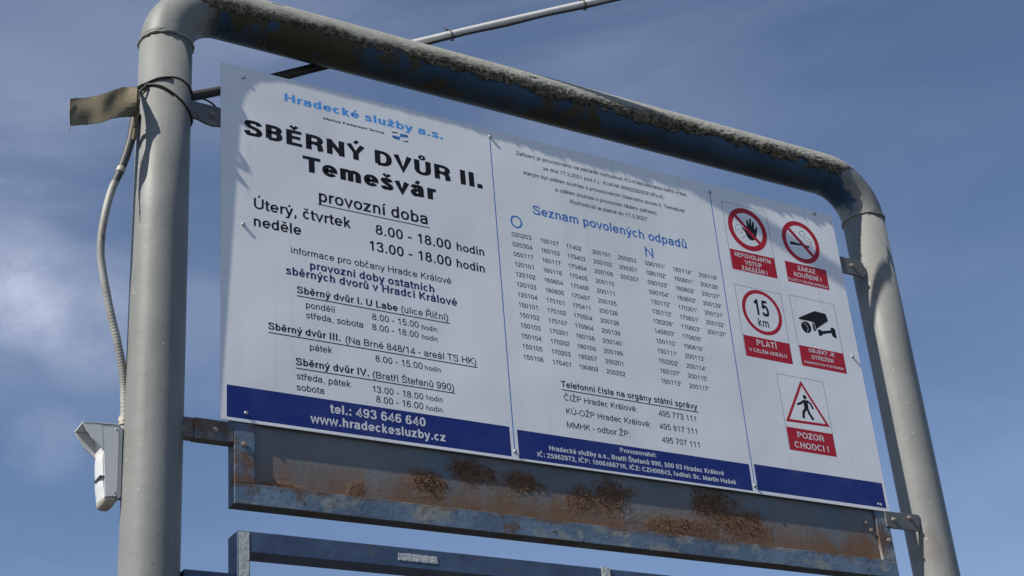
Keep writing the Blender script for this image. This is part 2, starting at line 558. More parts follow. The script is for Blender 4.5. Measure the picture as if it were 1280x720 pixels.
def crust(x, ph):
    p = Vector((x * 1.0, ph * 0.10, 0))
    lo = noise.fractal(Vector((x * 3.3, 1.7, 0)), 0.9, 2.1, 4) * 11 + noise.fractal(Vector((x * 26, 5.7, 0)), 0.8, 2.1, 4) * 8
    mid = 116 if x > 0.5 else 116 - 6 * (0.5 - x) / 0.5
    front = mid + lo - 55 * max(0, (-0.04 - x) / 0.1) - 95 * max(0, (x - 2.11) / 0.10)
    backl = -70 + lo + 130 * max(0, (-0.02 - x) / 0.1)
    m = min(front - ph, ph - backl) / 12.0
    m += noise.fractal(p * 40, 0.7, 2.0, 4) * 0.7
    hole = noise.fractal(Vector((x * 9, ph * 0.05, 3.1)), 0.8, 2.1, 4)
    if ph > 55:
        m -= max(0, hole - 0.35) * 9
    th = 0.0028 + 0.0030 * (noise.fractal(p * 55 + Vector((7, 3, 1)), 0.6, 2.1, 5) + 0.6) + 0.0022 * max(0, noise.noise(p * 170)) + 0.003 * max(0, noise.noise(Vector((x * 12, ph * 0.02, 9))))
    edge = max(0.0, min(1.0, (ph - 55) / 40.0))
    th *= (0.22 + 0.78 * edge) * (0.35 + 0.75 * max(0.0, min(1.0, (x - 0.5) / 0.3)))
    return m, max(0.0008, th * min(1.0, 0.35 + max(0, m) * 0.9))


for i in range(NX + 1):
    s = -0.19 + 2.36 * i / NX
    for j in range(NP + 1):
        ph = -95 + 250 * j / NP
        m, th = crust(s, ph)
        grid[i, j] = (m, th, s, ph)


def crust_point(s, ph, rr):
    a = math.radians(ph)
    if s < -0.1362 + BR:
        ang = min(1.5, (-0.1362 + BR - s) / BR)
        cx, cz, sx = -0.1362 + BR, ZA - BR, -1
    elif s > XR - BR:
        ang = min(1.5, (s - XR + BR) / BR)
        cx, cz, sx = XR - BR, ZA - BR, 1
    else:
        return W(s, ZA + rr * math.cos(a), NA + rr * math.sin(a))
    rad = BR + rr * math.cos(a)
    return W(cx + sx * rad * math.sin(ang), cz + rad * math.cos(ang), NA + rr * math.sin(a))


verts = {}


def gv(i, j):
    if (i, j) not in verts:
        m, th, s, ph = grid[i, j]
        verts[i, j] = bm.verts.new(crust_point(s, ph, R + th))
    return verts[i, j]


for i in range(NX):
    for j in range(NP):
        q = [(i, j), (i + 1, j), (i + 1, j + 1), (i, j + 1)]
        if sum(grid[c][0] > 0 for c in q) >= 3:
            bm.faces.new([gv(*c) for c in q])
rim = [e for e in bm.edges if len(e.link_faces) == 1]
ext = bmesh.ops.extrude_edge_only(bm, edges=rim)
inv = {v: k for k, v in verts.items()}
for e in rim:
    pass
newv = [v for v in ext['geom'] if isinstance(v, bmesh.types.BMVert)]
for v in newv:
    # pull the new rim down onto the pipe
    x, y, z = v.co
    n, zz = -y, z - Z0
    if -0.1362 + BR <= x <= XR - BR:
        d = Vector((0, n - NA, zz - ZA))
        d = d.normalized() * (R - 0.001)
        v.co = W(x, ZA + d.z, NA + d.y)
    else:
        cx = -0.1362 + BR if x < 1 else XR - BR
        rel = Vector((x - cx, 0, zz - (ZA - BR))).normalized() * BR
        axis = W(cx + rel.x, ZA - BR + rel.z, NA)
        v.co = axis + (v.co - axis).normalized() * (R - 0.001)
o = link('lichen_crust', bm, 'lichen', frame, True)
# hanging scabs under the beam
rnd = random.Random(21)
for x, ph, rr in ((0.115, 168, 0.008), (0.133, 172, 0.011), (0.150, 170, 0.006), (1.93, 170, 0.008), (0.42, 172, 0.004)):
    a = math.radians(ph)
    bm = bmesh.new()
    res = bmesh.ops.create_icosphere(bm, subdivisions=2, radius=rr, matrix=Matrix.Translation(W(x, ZA + R * math.cos(a), NA + R * math.sin(a))))
    for v in res['verts']:
        v.co += Vector((rnd.uniform(-1, 1), rnd.uniform(-1, 1), rnd.uniform(-1, 1))) * rr * 0.25
    link('lichen_clump', bm, 'grit', frame)

# mounting brackets welded to the posts
for sx in (0, 1):
    bm = bmesh.new()
    if sx == 0:
        prism(bm, [(-0.080, 0.864), (0.060, 0.860), (0.060, 0.805), (0.004, 0.806), (-0.018, 0.802), (-0.040, 0.805), (-0.060, 0.812), (-0.080, 0.813)], -0.012, -0.0045)
    else:
        prism(bm, [(2.020, 0.853), (2.150, 0.857), (2.164, 0.848), (2.173, 0.826), (2.170, 0.808), (2.155, 0.797), (2.020, 0.797)], -0.012, -0.0045)
    br = link('mounting_bracket', bm, 'bracket', frame, False, 0.0015)
    bm = bmesh.new()
    hexbolt(bm, *((-0.022, 0.834) if sx == 0 else (2.112, 0.828)), -0.0045, 0.0085, 0.005)
    link('bolt', bm, 'bolt', br, False, 0.0006)

# ------------------------------------------------------------------ stroke lettering (grotesque letterforms)
CAPH, XH, DSC = 0.718, 0.523, -0.207
CAPS_W = dict(A=.667, B=.667, C=.722, D=.722, E=.64, F=.6, G=.778, H=.722, I=.278, J=.5, K=.667, L=.556, M=.833, N=.722, O=.778, P=.667, R=.7, S=.667, T=.611, U=.722, V=.667, W=.944, X=.667, Y=.667, Z=.611)
LOW_W = dict(a=.556, b=.556, c=.5, d=.556, e=.556, f=.29, g=.556, h=.556, i=.235, j=.235, k=.51, l=.235, m=.833, n=.556, o=.556, p=.556, r=.345, s=.5, t=.29, u=.556, v=.5, w=.722, x=.5, y=.5, z=.5)
BASE = {'ě': 'eˇ', 'š': 'sˇ', 'č': 'cˇ', 'ř': 'rˇ', 'ž': 'zˇ', 'ý': 'y´', 'á': 'a´', 'í': 'i´', 'é': 'e´', 'ú': 'u´', 'ó': 'o´', 'ů': 'u°', 'ň': 'nˇ',
        'Ě': 'Eˇ', 'Š': 'Sˇ', 'Č': 'Cˇ', 'Ř': 'Rˇ', 'Ž': 'Zˇ', 'Ý': 'Y´', 'Á': 'A´', 'Í': 'I´', 'É': 'E´', 'Ú': 'U´', 'Ů': 'U°'}


def arc(cx, cy, rx, ry, a0, a1, closed=False):
    n = max(6, int(abs(a1 - a0) / 12))
    pts = []
    for k in range(n + (0 if closed else 1)):
        a = math.radians(a0 + (a1 - a0) * k / n)
        c, s = math.cos(a), math.sin(a)
        pts.append((cx + rx * math.copysign(abs(c) ** 0.92, c), cy + ry * math.copysign(abs(s) ** 0.92, s)))
    return pts


def sm(*pts):
    return [(p.x, p.y) for p in catmull([(x, y, 0) for x, y in pts], 6)]


def glyph(ch, w, ky=1.0):
    """Advance and strokes [(points, closed, width)] of one character, in em."""
    h = w / 2
    v = h * ky
    g = max(0.0, w - 0.084) * 0.55
    acc = None
    if ch in BASE:
        ch, acc = BASE[ch]
    S = []

    def st(p, closed=False, ww=None):
        S.append((p, closed, ww or w))

    if ch == ' ':
        return 0.278, S
    if ch in CAPS_W:
        A = CAPS_W[ch] + g
        l, r, T, m = 0.075 + h, A - 0.06 - h, CAPH, A / 2
        L0, R0 = 0.045 + h, A - 0.045 - h
        if ch == 'A':
            st([(h * 1.1, 0), (m, T - v * .4), (A - h * 1.1, 0)])
            st([(A * .24, T * .29), (A * .76, T * .29)])
        elif ch == 'B':
            st([(l, v), (l, T - v), (m, T - v)] + arc(m, T * .77 - v * .3, r - m - .02, T - v - (T * .77 - v * .3), 90, 0)[1:] + arc(m, T * .77 - v * .3, r - m - .02, T * .77 - v * .3 - T * .535, 0, -90)[1:] + [(l, T * .535)])
            st([(m - .02, T * .535)] + arc(m, (T * .535 + v) / 2, r - m, (T * .535 - v) / 2, 90, -90) + [(l, v)])
        elif ch in 'CG':
            st(arc(m, T / 2, R0 - m, T / 2 - v, 42, 318))
            if ch == 'G':
                st([(m + .03, T * .45), (R0 + .01, T * .45), (R0 + .01, .02)])
        elif ch == 'D':
            st([(l, v), (l, T - v), (m - .03, T - v)] + arc(m - .03, T / 2, r - m + .03, T / 2 - v, 90, -90)[1:] + [(l, v)])
        elif ch in 'EF':
            st([(l, 0), (l, T)])
            st([(l, T - v), (r + h * .8, T - v)])
            st([(l, T * .53), (r + h * .4, T * .53)])
            if ch == 'E':
                st([(l, v), (r + h, v)])
        elif ch == 'H':
            st([(l, 0), (l, T)])
            st([(r, 0), (r, T)])
            st([(l, T * .52), (r, T * .52)])
        elif ch == 'I':
            st([(m, 0), (m, T)])
        elif ch == 'J':
            st([(r, T), (r, .2)] + arc((L0 + r) / 2, .2, (r - L0) / 2, .2 - v, 0, -180)[1:])
        elif ch == 'K':
            st([(l, 0), (l, T)])
            st([(r + h * .6, T), (l, T * .34)])
            st([(l + (r - l) * .38, T * .55), (r + h, 0)])
        elif ch == 'L':
            st([(l, T), (l, v), (r + h, v)])
        elif ch == 'M':
            st([(l, 0), (l, T)])
            st([(r, 0), (r, T)])
            st([(l, T - v), (m, .02 + h), (r, T - v)])
        elif ch == 'N':
            st([(l, 0), (l, T)])
            st([(r, 0), (r, T)])
            st([(l, T - v), (r, v)])
        elif ch == 'O':
            st(arc(m, T / 2, R0 - m, T / 2 - v + .006, 0, 360, True), True)
        elif ch in 'PR':
            b = T * .47
            st([(l, 0), (l, T - v), (m, T - v)] + arc(m, (T - v + b) / 2, r - m, (T - v - b) / 2, 90, -90)[1:] + [(l, b)])
            if ch == 'R':
                st([(m, b), (r - .04, b - .06), (r - .01, b - .14), (r, .05), (r + .02, 0)])
        elif ch == 'S':
            st(sm((R0 - .01, T * .71), (R0 - .05, T * .86), (m, T - v), (L0 + .05, T * .87), (L0 + .02, T * .73), (L0 + .09, T * .60), (m, T * .53), (R0 - .06, T * .44), (R0, T * .28), (R0 - .05, T * .12), (m, v), (L0 + .05, T * .11), (L0 - .005, T * .31)))
        elif ch == 'T':
            st([(m, 0), (m, T - v)])
            st([(.02, T - v), (A - .02, T - v)])
        elif ch == 'U':
            st([(l, T), (l, .27)] + arc((l + r) / 2, .27, (r - l) / 2, .27 - v, 180, 360)[1:] + [(r, T)])
        elif ch == 'V':
            st([(h, T), (m, v * .4), (A - h, T)])
        elif ch == 'W':
            st([(h, T), (A * .27, v * .4), (m, T - v * .4), (A * .73, v * .4), (A - h, T)])
        elif ch == 'Y':
            st([(h, T), (m, T * .42), (A - h, T)])
            st([(m, 0), (m, T * .44)])
        elif ch == 'X':
            st([(h, T), (A - h, 0)])
            st([(h, 0), (A - h, T)])
        elif ch == 'Z':
            st([(.04, T - v), (r, T - v), (.04 + h, v), (r + h, v)])
        top = T
    elif ch in LOW_W:
        A = LOW_W[ch] + g
        l, r, T, m = 0.068 + h, A - 0.068 - h, XH, A / 2
        L0, R0 = 0.038 + h, A - 0.038 - h
        ry = T / 2 - v + .008
        if ch == 'a':
            xr = A - .075 - h
            mm = (L0 + xr) / 2
            st(sm((L0 + .01, T * .69), (L0 + .05, T * .88), (mm, T - v + .008), (xr - .03, T * .88), (xr, T * .70)) + [(xr, .10), (xr + .025, 0)])
            st(sm((xr, T * .60), (mm + .02, T * .555), (L0 + .05, T * .47), (L0, T * .27), (L0 + .06, T * .10), (mm - .01, v - .006), (xr - .05, T * .14), (xr, T * .31)))
        elif ch in 'bdpq':
            xs_ = l if ch in 'bp' else A - .068 - h
            lo, hi = (0, CAPH) if ch in 'bd' else (DSC, T)
            st([(xs_, lo), (xs_, hi)])
            c0, c1 = (xs_, R0) if ch in 'bp' else (L0, xs_)
            st(arc((c0 + c1) / 2, T / 2, (c1 - c0) / 2, ry, 0, 360, True), True)
        elif ch == 'c':
            st(arc(m, T / 2, R0 - m, ry, 40, 320))
        elif ch == 'e':
            st([(L0, T * .50), (R0, T * .50)] + arc(m, T / 2, R0 - m, ry, 0, 325)[1:])
        elif ch == 'f':
            st([(m - .02, 0), (m - .02, .58)] + arc(m + .085 - .02, .58, .085, CAPH - v - .58, 180, 80)[1:])
            st([(.01, XH - v * .9), (A - .005, XH - v * .9)])
        elif ch == 'g':
            xr = A - .068 - h
            st(arc((L0 + xr) / 2, T / 2 + .012, (xr - L0) / 2, ry - .01, 0, 360, True), True)
            st([(xr, T), (xr, -.03)] + arc((L0 + .02 + xr) / 2, -.03, (xr - L0 - .02) / 2, -.03 - DSC - v, 0, -160)[1:])
        elif ch in 'hn':
            st([(l, 0), (l, CAPH if ch == 'h' else T)])
            st([(l, T * .55)] + arc((l + r) / 2, T * .60, (r - l) / 2, T - v + .008 - T * .60, 180, 0) + [(r, 0)])
        elif ch == 'i':
            st([(m, 0), (m, T)])
            if not acc:
                st([(m, CAPH - max(w, .09)), (m, CAPH)])
        elif ch == 'j':
            st([(m, T), (m, -.1), (m - .03, DSC + v), (m - .09, DSC + v)])
            st([(m, CAPH - max(w, .09)), (m, CAPH)])
        elif ch == 'k':
            st([(l, 0), (l, CAPH)])
            st([(A - .05 - h, T), (l, T * .36)])
            st([(l + (r - l) * .35, T * .58), (A - .02 - h, 0)])
        elif ch == 'l':
            st([(m, 0), (m, CAPH)])
        elif ch == 'm':
            st([(l, 0), (l, T)])
            mid = (l + r) / 2
            for a_, b_ in ((l, mid), (mid, r)):
                st([(a_, T * .55)] + arc((a_ + b_) / 2, T * .62, (b_ - a_) / 2, T - v + .008 - T * .62, 180, 0) + [(b_, 0)])
        elif ch == 'o':
            st(arc(m, T / 2, R0 - m, ry, 0, 360, True), True)
        elif ch == 'r':
            st([(l, 0), (l, T)])
            st(sm((l, T * .52), (l + .04, T * .78), (l + .11, T - v - .005), (A - .005, T - v + .004)))
        elif ch == 's':
            st(sm((R0 - .01, T * .70), (R0 - .05, T * .87), (m, T - v + .006), (L0 + .04, T * .87), (L0 + .015, T * .73), (L0 + .09, T * .59), (m, T * .52), (R0 - .06, T * .43), (R0 - .005, T * .27), (R0 - .05, T * .12), (m, v - .006), (L0 + .04, T * .11), (L0, T * .30)))
        elif ch == 't':
            st([(m - .02, .66), (m - .02, .12), (m + .01, v), (A - .01, v - .004)])
            st([(.01, XH - v * .9), (A - .01, XH - v * .9)])
        elif ch == 'u':
            st([(l, T)] + arc((l + r) / 2, T * .40, (r - l) / 2, T * .40 - v + .008, 180, 360) + [(r, T * .45)])
            st([(r, 0), (r, T)])
        elif ch == 'v':
            st([(h * .9, T), (m, v * .5), (A - h * .9, T)])
        elif ch == 'w':
            st([(h * .9, T), (A * .28, v * .5), (m, T - v * .5), (A * .72, v * .5), (A - h * .9, T)])
        elif ch == 'x':
            st([(h, T), (A - h, 0)])
            st([(h, 0), (A - h, T)])
        elif ch == 'y':
            st([(h * .9, T), (m, .02)])
            st([(A - h * .9, T), (m - .03, -.06), (m - .07, DSC + v), (.06, DSC + v)])
        elif ch == 'z':
            st([(.04, T - v), (r, T - v), (.04 + h, v), (r + h, v)])
        top = XH
    elif ch.isdigit():
        A = .556 + g
        l, r, T, m = .045 + h, A - .045 - h, CAPH, A / 2
        if ch == '0':
            st(arc(m, T / 2, r - m, T / 2 - v + .006, 0, 360, True), True)
        elif ch == '1':
            x = m + .06
            st([(x, 0), (x, T)])
            st(sm((m - .15, T * .765), (m - .04, T * .80), (x - .01, T * .94)))
        elif ch == '2':
            st(sm((l, T * .68), (l + .04, T * .88), (m, T - v), (r - .03, T * .88), (r - .01, T * .70), (r - .12, T * .48), (l + .09, T * .25), (l + .005, v * 1.3)))
            st([(l - h, v), (r + h, v)])
        elif ch == '3':
            st(sm((l, T * .74), (l + .05, T * .90), (m, T - v), (r - .05, T * .90), (r - .025, T * .74), (r - .10, T * .58), (m - .04, T * .54)))
            st(sm((m - .04, T * .54), (r - .08, T * .50), (r, T * .30), (r - .05, T * .10), (m, v), (l + .05, T * .09), (l - .005, T * .26)))
        elif ch == '4':
            st([(r - .07, 0), (r - .07, T - v), (l - h * .3, T * .27), (l - h * .3, T * .25), (r + h + .02, T * .25)])
        elif ch == '5':
            st([(r - .0, T - v), (l + .07, T - v), (l + .025, T * .47)])
            st(sm((l + .03, T * .48), (l + .11, T * .60), (m + .03, T * .63), (r - .05, T * .54), (r, T * .33), (r - .05, T * .11), (m - .01, v), (l + .05, T * .09), (l - .005, T * .24)))
        elif ch in '69':
            pts = arc(m, T * .325, r - m, T * .325 - v + .004, 0, 360, True)
            tail = sm((l, T * .33), (l + .01, T * .62), (l + .08, T * .88), (m + .02, T - v), (r - .05, T * .90), (r - .01, T * .77))
            if ch == '9':
                pts = [(A - x, T - y) for x, y in pts]
                tail = [(A - x, T - y) for x, y in tail]
            st(pts, True)
            st(tail)
        elif ch == '7':
            st([(l - h * .6, T - v), (r, T - v)] + sm((r, T - v), (m + .06, T * .62), (m - .03, T * .34), (m - .07, 0))[1:])
        elif ch == '8':
            st(arc(m, (T - v + T * .54) / 2, r - m - .03, (T - v - T * .54) / 2, 0, 360, True), True)
            st(arc(m, (T * .54 + v) / 2, r - m, (T * .54 - v) / 2, 0, 360, True), True)
        top = T
    else:
        A = dict(zip('.,:-/()*!', (.278, .278, .278, .333, .278, .333, .333, .30, .30))).get(ch, .3) + g * .5
        m = A / 2
        d = max(w, .095)
        if ch == '.':
            st([(m, 0), (m, d)], False, d)
        elif ch == ',':
            st([(m, d), (m, -.02), (m - .04, -.13)], False, d * .8)
        elif ch == ':':
            st([(m, 0), (m, d)], False, d)
            st([(m, XH - d), (m, XH)], False, d)
        elif ch == '-':
            st([(.03, .26), (A - .03, .26)])
        elif ch == '/':
            st([(.0, -.02), (A, CAPH + .02)])
        elif ch == '(':
            st(sm((A - .04, CAPH + .02), (.09 + h, .45), (.09 + h, .08), (A - .04, DSC)))
        elif ch == ')':
            st(sm((.04, CAPH + .02), (A - .09 - h, .45), (A - .09 - h, .08), (.04, DSC)))
        elif ch == '*':
            for a in (90, 210, 330):
                c, s = math.cos(math.radians(a)) * .13, math.sin(math.radians(a)) * .13
                st([(m - c * .3, .60 - s * .3), (m + c, .60 + s)], False, w * .8)
        elif ch == '!':
            st([(m, 0), (m, d)], False, d)
            st([(m, .22), (m, CAPH)])
        top = CAPH
    if acc:
        cx, a, ww = A / 2, top + .045, max(.07, w * .72)
        if ch == 'a' or ch == 'u':
            cx -= .01
        if acc == 'ˇ':
            st([(cx - .12, a + .155), (cx, a + .03), (cx + .12, a + .155)], False, ww)
        elif acc == '´':
            st([(cx - .03, a + .01), (cx + .08, a + .165)], False, ww)
        elif acc == '°':
            st(arc(cx, a + .09, .085, .085, 0, 360, True), True, ww * .72)
    return A, S


def ribbon(bm, pts, closed, w, n, sx=1.0, sy=1.0, ox=0.0, oz=0.0, ky=1.0):
    """Flat stroke of width w along 2-D points (em); placed on the board at depth n."""
    P = [Vector(p) for p in pts]
    Q = [P[0]]
    for p in P[1:]:
        if (p - Q[-1]).length > 1e-5:
            Q.append(p)
    if closed and (Q[0] - Q[-1]).length < 1e-5:
        Q.pop()
    k = len(Q)
    L, Rr = [], []
    for i in range(k):
        a = Q[i - 1] if (closed or i > 0) else None
        b = Q[(i + 1) % k] if (closed or i < k - 1) else None
        d1 = (Q[i] - a).normalized() if a is not None else None
        d2 = (b - Q[i]).normalized() if b is not None else None
        d1 = d1 if d1 is not None else d2
        d2 = d2 if d2 is not None else d1
        n1, n2 = Vector((-d1.y, d1.x)), Vector((-d2.y, d2.x))
        mi = n1 + n2
        if mi.length < 1e-4:
            mi = n1
        mi.normalize()
        s = min(1 / max(0.25, mi.dot(n1)), 2.2) * w / 2
        o = Vector((mi.x * s, mi.y * s * ky))
        L.append(Q[i] + o)
        Rr.append(Q[i] - o)
    vl = [bm.verts.new(W(ox + p.x * sx, oz + p.y * sy, n)) for p in L]
    vr = [bm.verts.new(W(ox + p.x * sx, oz + p.y * sy, n)) for p in Rr]
    for i in range(k if closed else k - 1):
        j = (i + 1) % k
        bm.faces.new((vr[i], vr[j], vl[j], vl[i]))


WEIGHT = {'R': 0.096, 'M': 0.126, 'B': 0.150, 'X': 0.212, 'H': 0.175}
CONTRAST = {'R': 0.95, 'M': 0.88, 'B': 0.80, 'X': 0.68, 'H': 0.72}
N_BAND, N_TEXT = 0.00006, 0.00016


def natural(s, w):
    return sum(glyph(c, w)[0] for c in s) - 0.10


def write(bm, s, x0, x1, z, weight='R', cap=0.0, n=N_TEXT, boldfrac=None):
    w = WEIGHT[weight]
    sx = (x1 - x0) / natural(s, w)
    sy = cap / CAPH if cap else sx
    x = -0.05
    k = 0
    for c in s:
        adv, strokes = glyph(c, w, CONTRAST[weight])
        for pts, closed, ww in strokes:
            k = (k + 1) % 7
            ribbon(bm, [(px + x, py) for px, py in pts], closed, ww, n + k * 0.000004, sx, sy, x0, z, 1.0 if c in '.:!' else CONTRAST[weight])
        x += adv


def flat(bm, pts, n):
    bm.faces.new([bm.verts.new(W(x, z, n)) for x, z in pts])


def write_centred(bm, s, cx, z, width, weight='B', cap=0.0, n=N_TEXT):
    write(bm, s, cx - width / 2, cx + width / 2, z, weight, cap, n)


TEXT = [
    ('Hradecké služby a.s.', 0.1749, 0.6479, 0.9272, 'X', 'sky', 0.0245),
    ('Marius Pedersen Group', 0.2865, 0.4657, 0.8986, 'B', 'black', 0.0075),
    ('SBĚRNÝ DVŮR II.', 0.0625, 0.7623, 0.7949, 'X', 'black', 0.0465),
    ('Temešvár', 0.2255, 0.6097, 0.724, 'X', 'black', 0.0475),
    ('provozní doba', 0.2649, 0.5824, 0.6424, 'M', 'black', 0),
    ('Úterý, čtvrtek', 0.086, 0.3523, 0.5816, 'M', 'black', 0),
    ('neděle', 0.0855, 0.2134, 0.531, 'M', 'black', 0),
    ('8.00 - 18.00', 0.4249, 0.6477, 0.5798, 'M', 'black', 0),
    ('hodin', 0.6644, 0.7502, 0.5815, 'M', 'black', 0),
    ('13.00 - 18.00', 0.402, 0.6452, 0.5285, 'M', 'black', 0),
    ('hodin', 0.6605, 0.7474, 0.5303, 'M', 'black', 0),
    ('informace pro občany Hradce Králové', 0.1849, 0.6401, 0.4747, 'R', 'black', 0),
    ('provozní doby ostatních', 0.235, 0.588, 0.4395, 'B', 'navy', 0),
    ('sběrných dvorů v Hradci Králové', 0.1704, 0.653, 0.4124, 'B', 'navy', 0),
    ('Sběrný dvůr I. U Labe', 0.1984, 0.4765, 0.3651, 'B', 'black', 0),
    ('(ulice Říční)', 0.4867, 0.6234, 0.3646, 'R', 'black', 0),
    ('pondělí', 0.2211, 0.2995, 0.3283, 'R', 'black', 0),
    ('středa, sobota', 0.2217, 0.3766, 0.3, 'R', 'black', 0),
    ('8.00 - 15.00', 0.4031, 0.5344, 0.3281, 'R', 'black', 0),
    ('hodin', 0.543, 0.5886, 0.326, 'R', 'black', 0),
    ('8.00 - 18.00', 0.4017, 0.5325, 0.2992, 'R', 'black', 0),
    ('hodin', 0.5427, 0.5887, 0.2983, 'R', 'black', 0),
    ('Sběrný dvůr III.', 0.1209, 0.3129, 0.2519, 'B', 'black', 0),
    ('(Na Brně 848/14 - areál TS HK)', 0.3257, 0.698, 0.2503, 'R', 'black', 0),
    ('pátek', 0.2289, 0.2878, 0.2144, 'R', 'black', 0),
    ('8.00 - 15.00', 0.4066, 0.5386, 0.2124, 'R', 'black', 0),
    ('hodin', 0.5454, 0.5911, 0.2121, 'R', 'black', 0),
    ('Sběrný dvůr IV.', 0.1911, 0.387, 0.1684, 'B', 'black', 0),
    ('(Bratří Štefanů 990)', 0.3968, 0.6261, 0.1662, 'R', 'black', 0),
    ('středa, pátek', 0.1927, 0.3347, 0.131, 'R', 'black', 0),
    ('sobota', 0.192, 0.264, 0.1021, 'R', 'black', 0),
    ('13.00 - 18.00', 0.393, 0.5353, 0.128, 'R', 'black', 0),
    ('hodin', 0.5441, 0.5908, 0.1291, 'R', 'black', 0),
    ('8.00 - 16.00', 0.4034, 0.5335, 0.1015, 'R', 'black', 0),
    ('hodin', 0.5421, 0.5886, 0.101, 'R', 'black', 0),
    ('tel.: 493 646 640', 0.2793, 0.5373, 0.0555, 'B', 'white', 0),
    ('www.hradeckesluzby.cz', 0.227, 0.5912, 0.023, 'B', 'white', 0),
    ('Zařízení je provozováno na základě rozhodnutí KÚ Královéhradeckého kraje,', 0.8834, 1.4832, 0.936, 'R', 'black', 0),
    ('ze dne 17.3.2021 pod č.j.: KUKHK-6852/26/2021/Po-6,', 0.9703, 1.3924, 0.9061, 'R', 'black', 0),
    ('kterým byl udělen souhlas s provozováním Sběrného dvora II. Temešvár', 0.9025, 1.4643, 0.8755, 'R', 'black', 0),
    ('a udělen souhlas s provozním řádem zařízení.', 1.0046, 1.3605, 0.8441, 'R', 'black', 0),
    ('Rozhodnutí je platné do 17.3.2027', 1.0503, 1.3177, 0.8147, 'R', 'black', 0),
    ('Seznam povolených odpadů', 0.9208, 1.4523, 0.7504, 'M', 'blue', 0),
    ('O', 0.8437, 0.8807, 0.6928, 'R', 'blue', 0),
    ('N', 1.2939, 1.3232, 0.692, 'R', 'blue', 0),
    ('Telefonní čísla na orgány státní správy', 0.9551, 1.4026, 0.2286, 'M', 'black', 0),
    ('ČIŽP Hradec Králové:', 0.9601, 1.1958, 0.1905, 'R', 'black', 0),
    ('495 773 111', 1.2661, 1.3955, 0.1899, 'R', 'black', 0),
    ('KÚ-OŽP Hradec Králové:', 0.9617, 1.2348, 0.1515, 'R', 'black', 0),
    ('495 817 111', 1.2637, 1.393, 0.1514, 'R', 'black', 0),
    ('MMHK - odbor ŽP:', 0.9595, 1.1616, 0.1125, 'R', 'black', 0),
    ('495 707 111', 1.2658, 1.395, 0.1124, 'R', 'black', 0),
    ('Provozovatel:', 1.1211, 1.2386, 0.0643, 'B', 'white', 0),
    ('Hradecké služby a.s., Bratří Štefanů 990, 500 03 Hradec Králové', 0.8966, 1.463, 0.0401, 'B', 'white', 0),
    ('IČ: 25962973, IČP: 1000466710, IČZ: CZH00843, ředitel: Bc. Martin Hušek', 0.8587, 1.5014, 0.0183, 'B', 'white', 0),
]
HAND = [[1.6991, 0.9006], [1.7045, 0.9051], [1.7072, 0.9003], [1.7081, 0.8862], [1.7133, 0.9087], [1.7177, 0.913], [1.7202, 0.9094], [1.7176, 0.8833], [1.7241, 0.9012], [1.7287, 0.9038], [1.7301, 0.8992], [1.7269, 0.88], [1.7285, 0.8741], [1.7355, 0.8872], [1.74, 0.8869], [1.7372, 0.8719], [1.7302, 0.8499], [1.7237, 0.8371], [1.7102, 0.8322], [1.6993, 0.8344], [1.6921, 0.8438], [1.6879, 0.8572], [1.6805, 0.8658], [1.6768, 0.8703], [1.682, 0.8739], [1.6899, 0.8678], [1.6966, 0.8632], [1.7002, 0.868], [1.6987, 0.8841]]
GUARD = [[[1.6533, 0.8518], [1.6528, 0.8659], [1.6577, 0.876], [1.6675, 0.8806], [1.6749, 0.8769], [1.6778, 0.8705]], [[1.6621, 0.8508], [1.6597, 0.8572], [1.6644, 0.8636], [1.6723, 0.8628], [1.6766, 0.8568], [1.67, 0.8501], [1.6621, 0.8508]], [[1.6707, 0.83], [1.6777, 0.8387], [1.6899, 0.8442]]]
CIG = [[1.8671, 0.8638], [1.8638, 0.852], [1.9078, 0.8561], [1.941, 0.8543], [1.9439, 0.8617], [1.9134, 0.8617]]
SMOKE = [[[1.9178, 0.9103], [1.9101, 0.9035], [1.9116, 0.8958], [1.9225, 0.8942], [1.925, 0.8847], [1.9352, 0.8797], [1.9454, 0.8751], [1.9484, 0.8678], [1.9481, 0.8626]], [[1.9178, 0.9103], [1.9281, 0.9101], [1.9327, 0.9043], [1.9324, 0.8943], [1.9438, 0.8887], [1.9537, 0.8821], [1.9563, 0.8734], [1.9547, 0.866]], [[1.9501, 0.859], [1.9563, 0.8587]]]
CAM = [[1.8413, 0.5906], [1.8481, 0.5969], [1.9122, 0.6292], [1.9568, 0.6274], [1.9612, 0.6054], [1.9563, 0.5978], [1.9078, 0.5663], [1.902, 0.5881], [1.8487, 0.5892]]
CAMSIDE = [[1.8933, 0.5842], [1.9016, 0.5864], [1.9076, 0.5654], [1.904, 0.5593], [1.8956, 0.5586]]
LENS = [[1.8579, 0.5829], [1.8688, 0.5869], [1.8814, 0.582], [1.8872, 0.5705], [1.8851, 0.5564], [1.8751, 0.5479], [1.8647, 0.5461], [1.8543, 0.551], [1.8479, 0.5635], [1.8491, 0.5755]]
LENSIN = [[[1.8577, 0.5778], [1.8659, 0.5777], [1.872, 0.5697], [1.8727, 0.5581], [1.8676, 0.5494]], [[1.8847, 0.5759], [1.8901, 0.5671], [1.8884, 0.5589]], [[1.8461, 0.5875], [1.8972, 0.5872], [1.9038, 0.5624]], [[1.9085, 0.5672], [1.9552, 0.5992]]]
ARM = [[1.9121, 0.565], [1.9222, 0.5688], [1.928, 0.5639], [1.9671, 0.5735], [1.964, 0.5801], [1.9733, 0.5845], [1.9836, 0.5804], [1.9842, 0.55], [1.9776, 0.5477], [1.9667, 0.5549], [1.9659, 0.5638], [1.9304, 0.5537], [1.9216, 0.5451], [1.9127, 0.5467]]
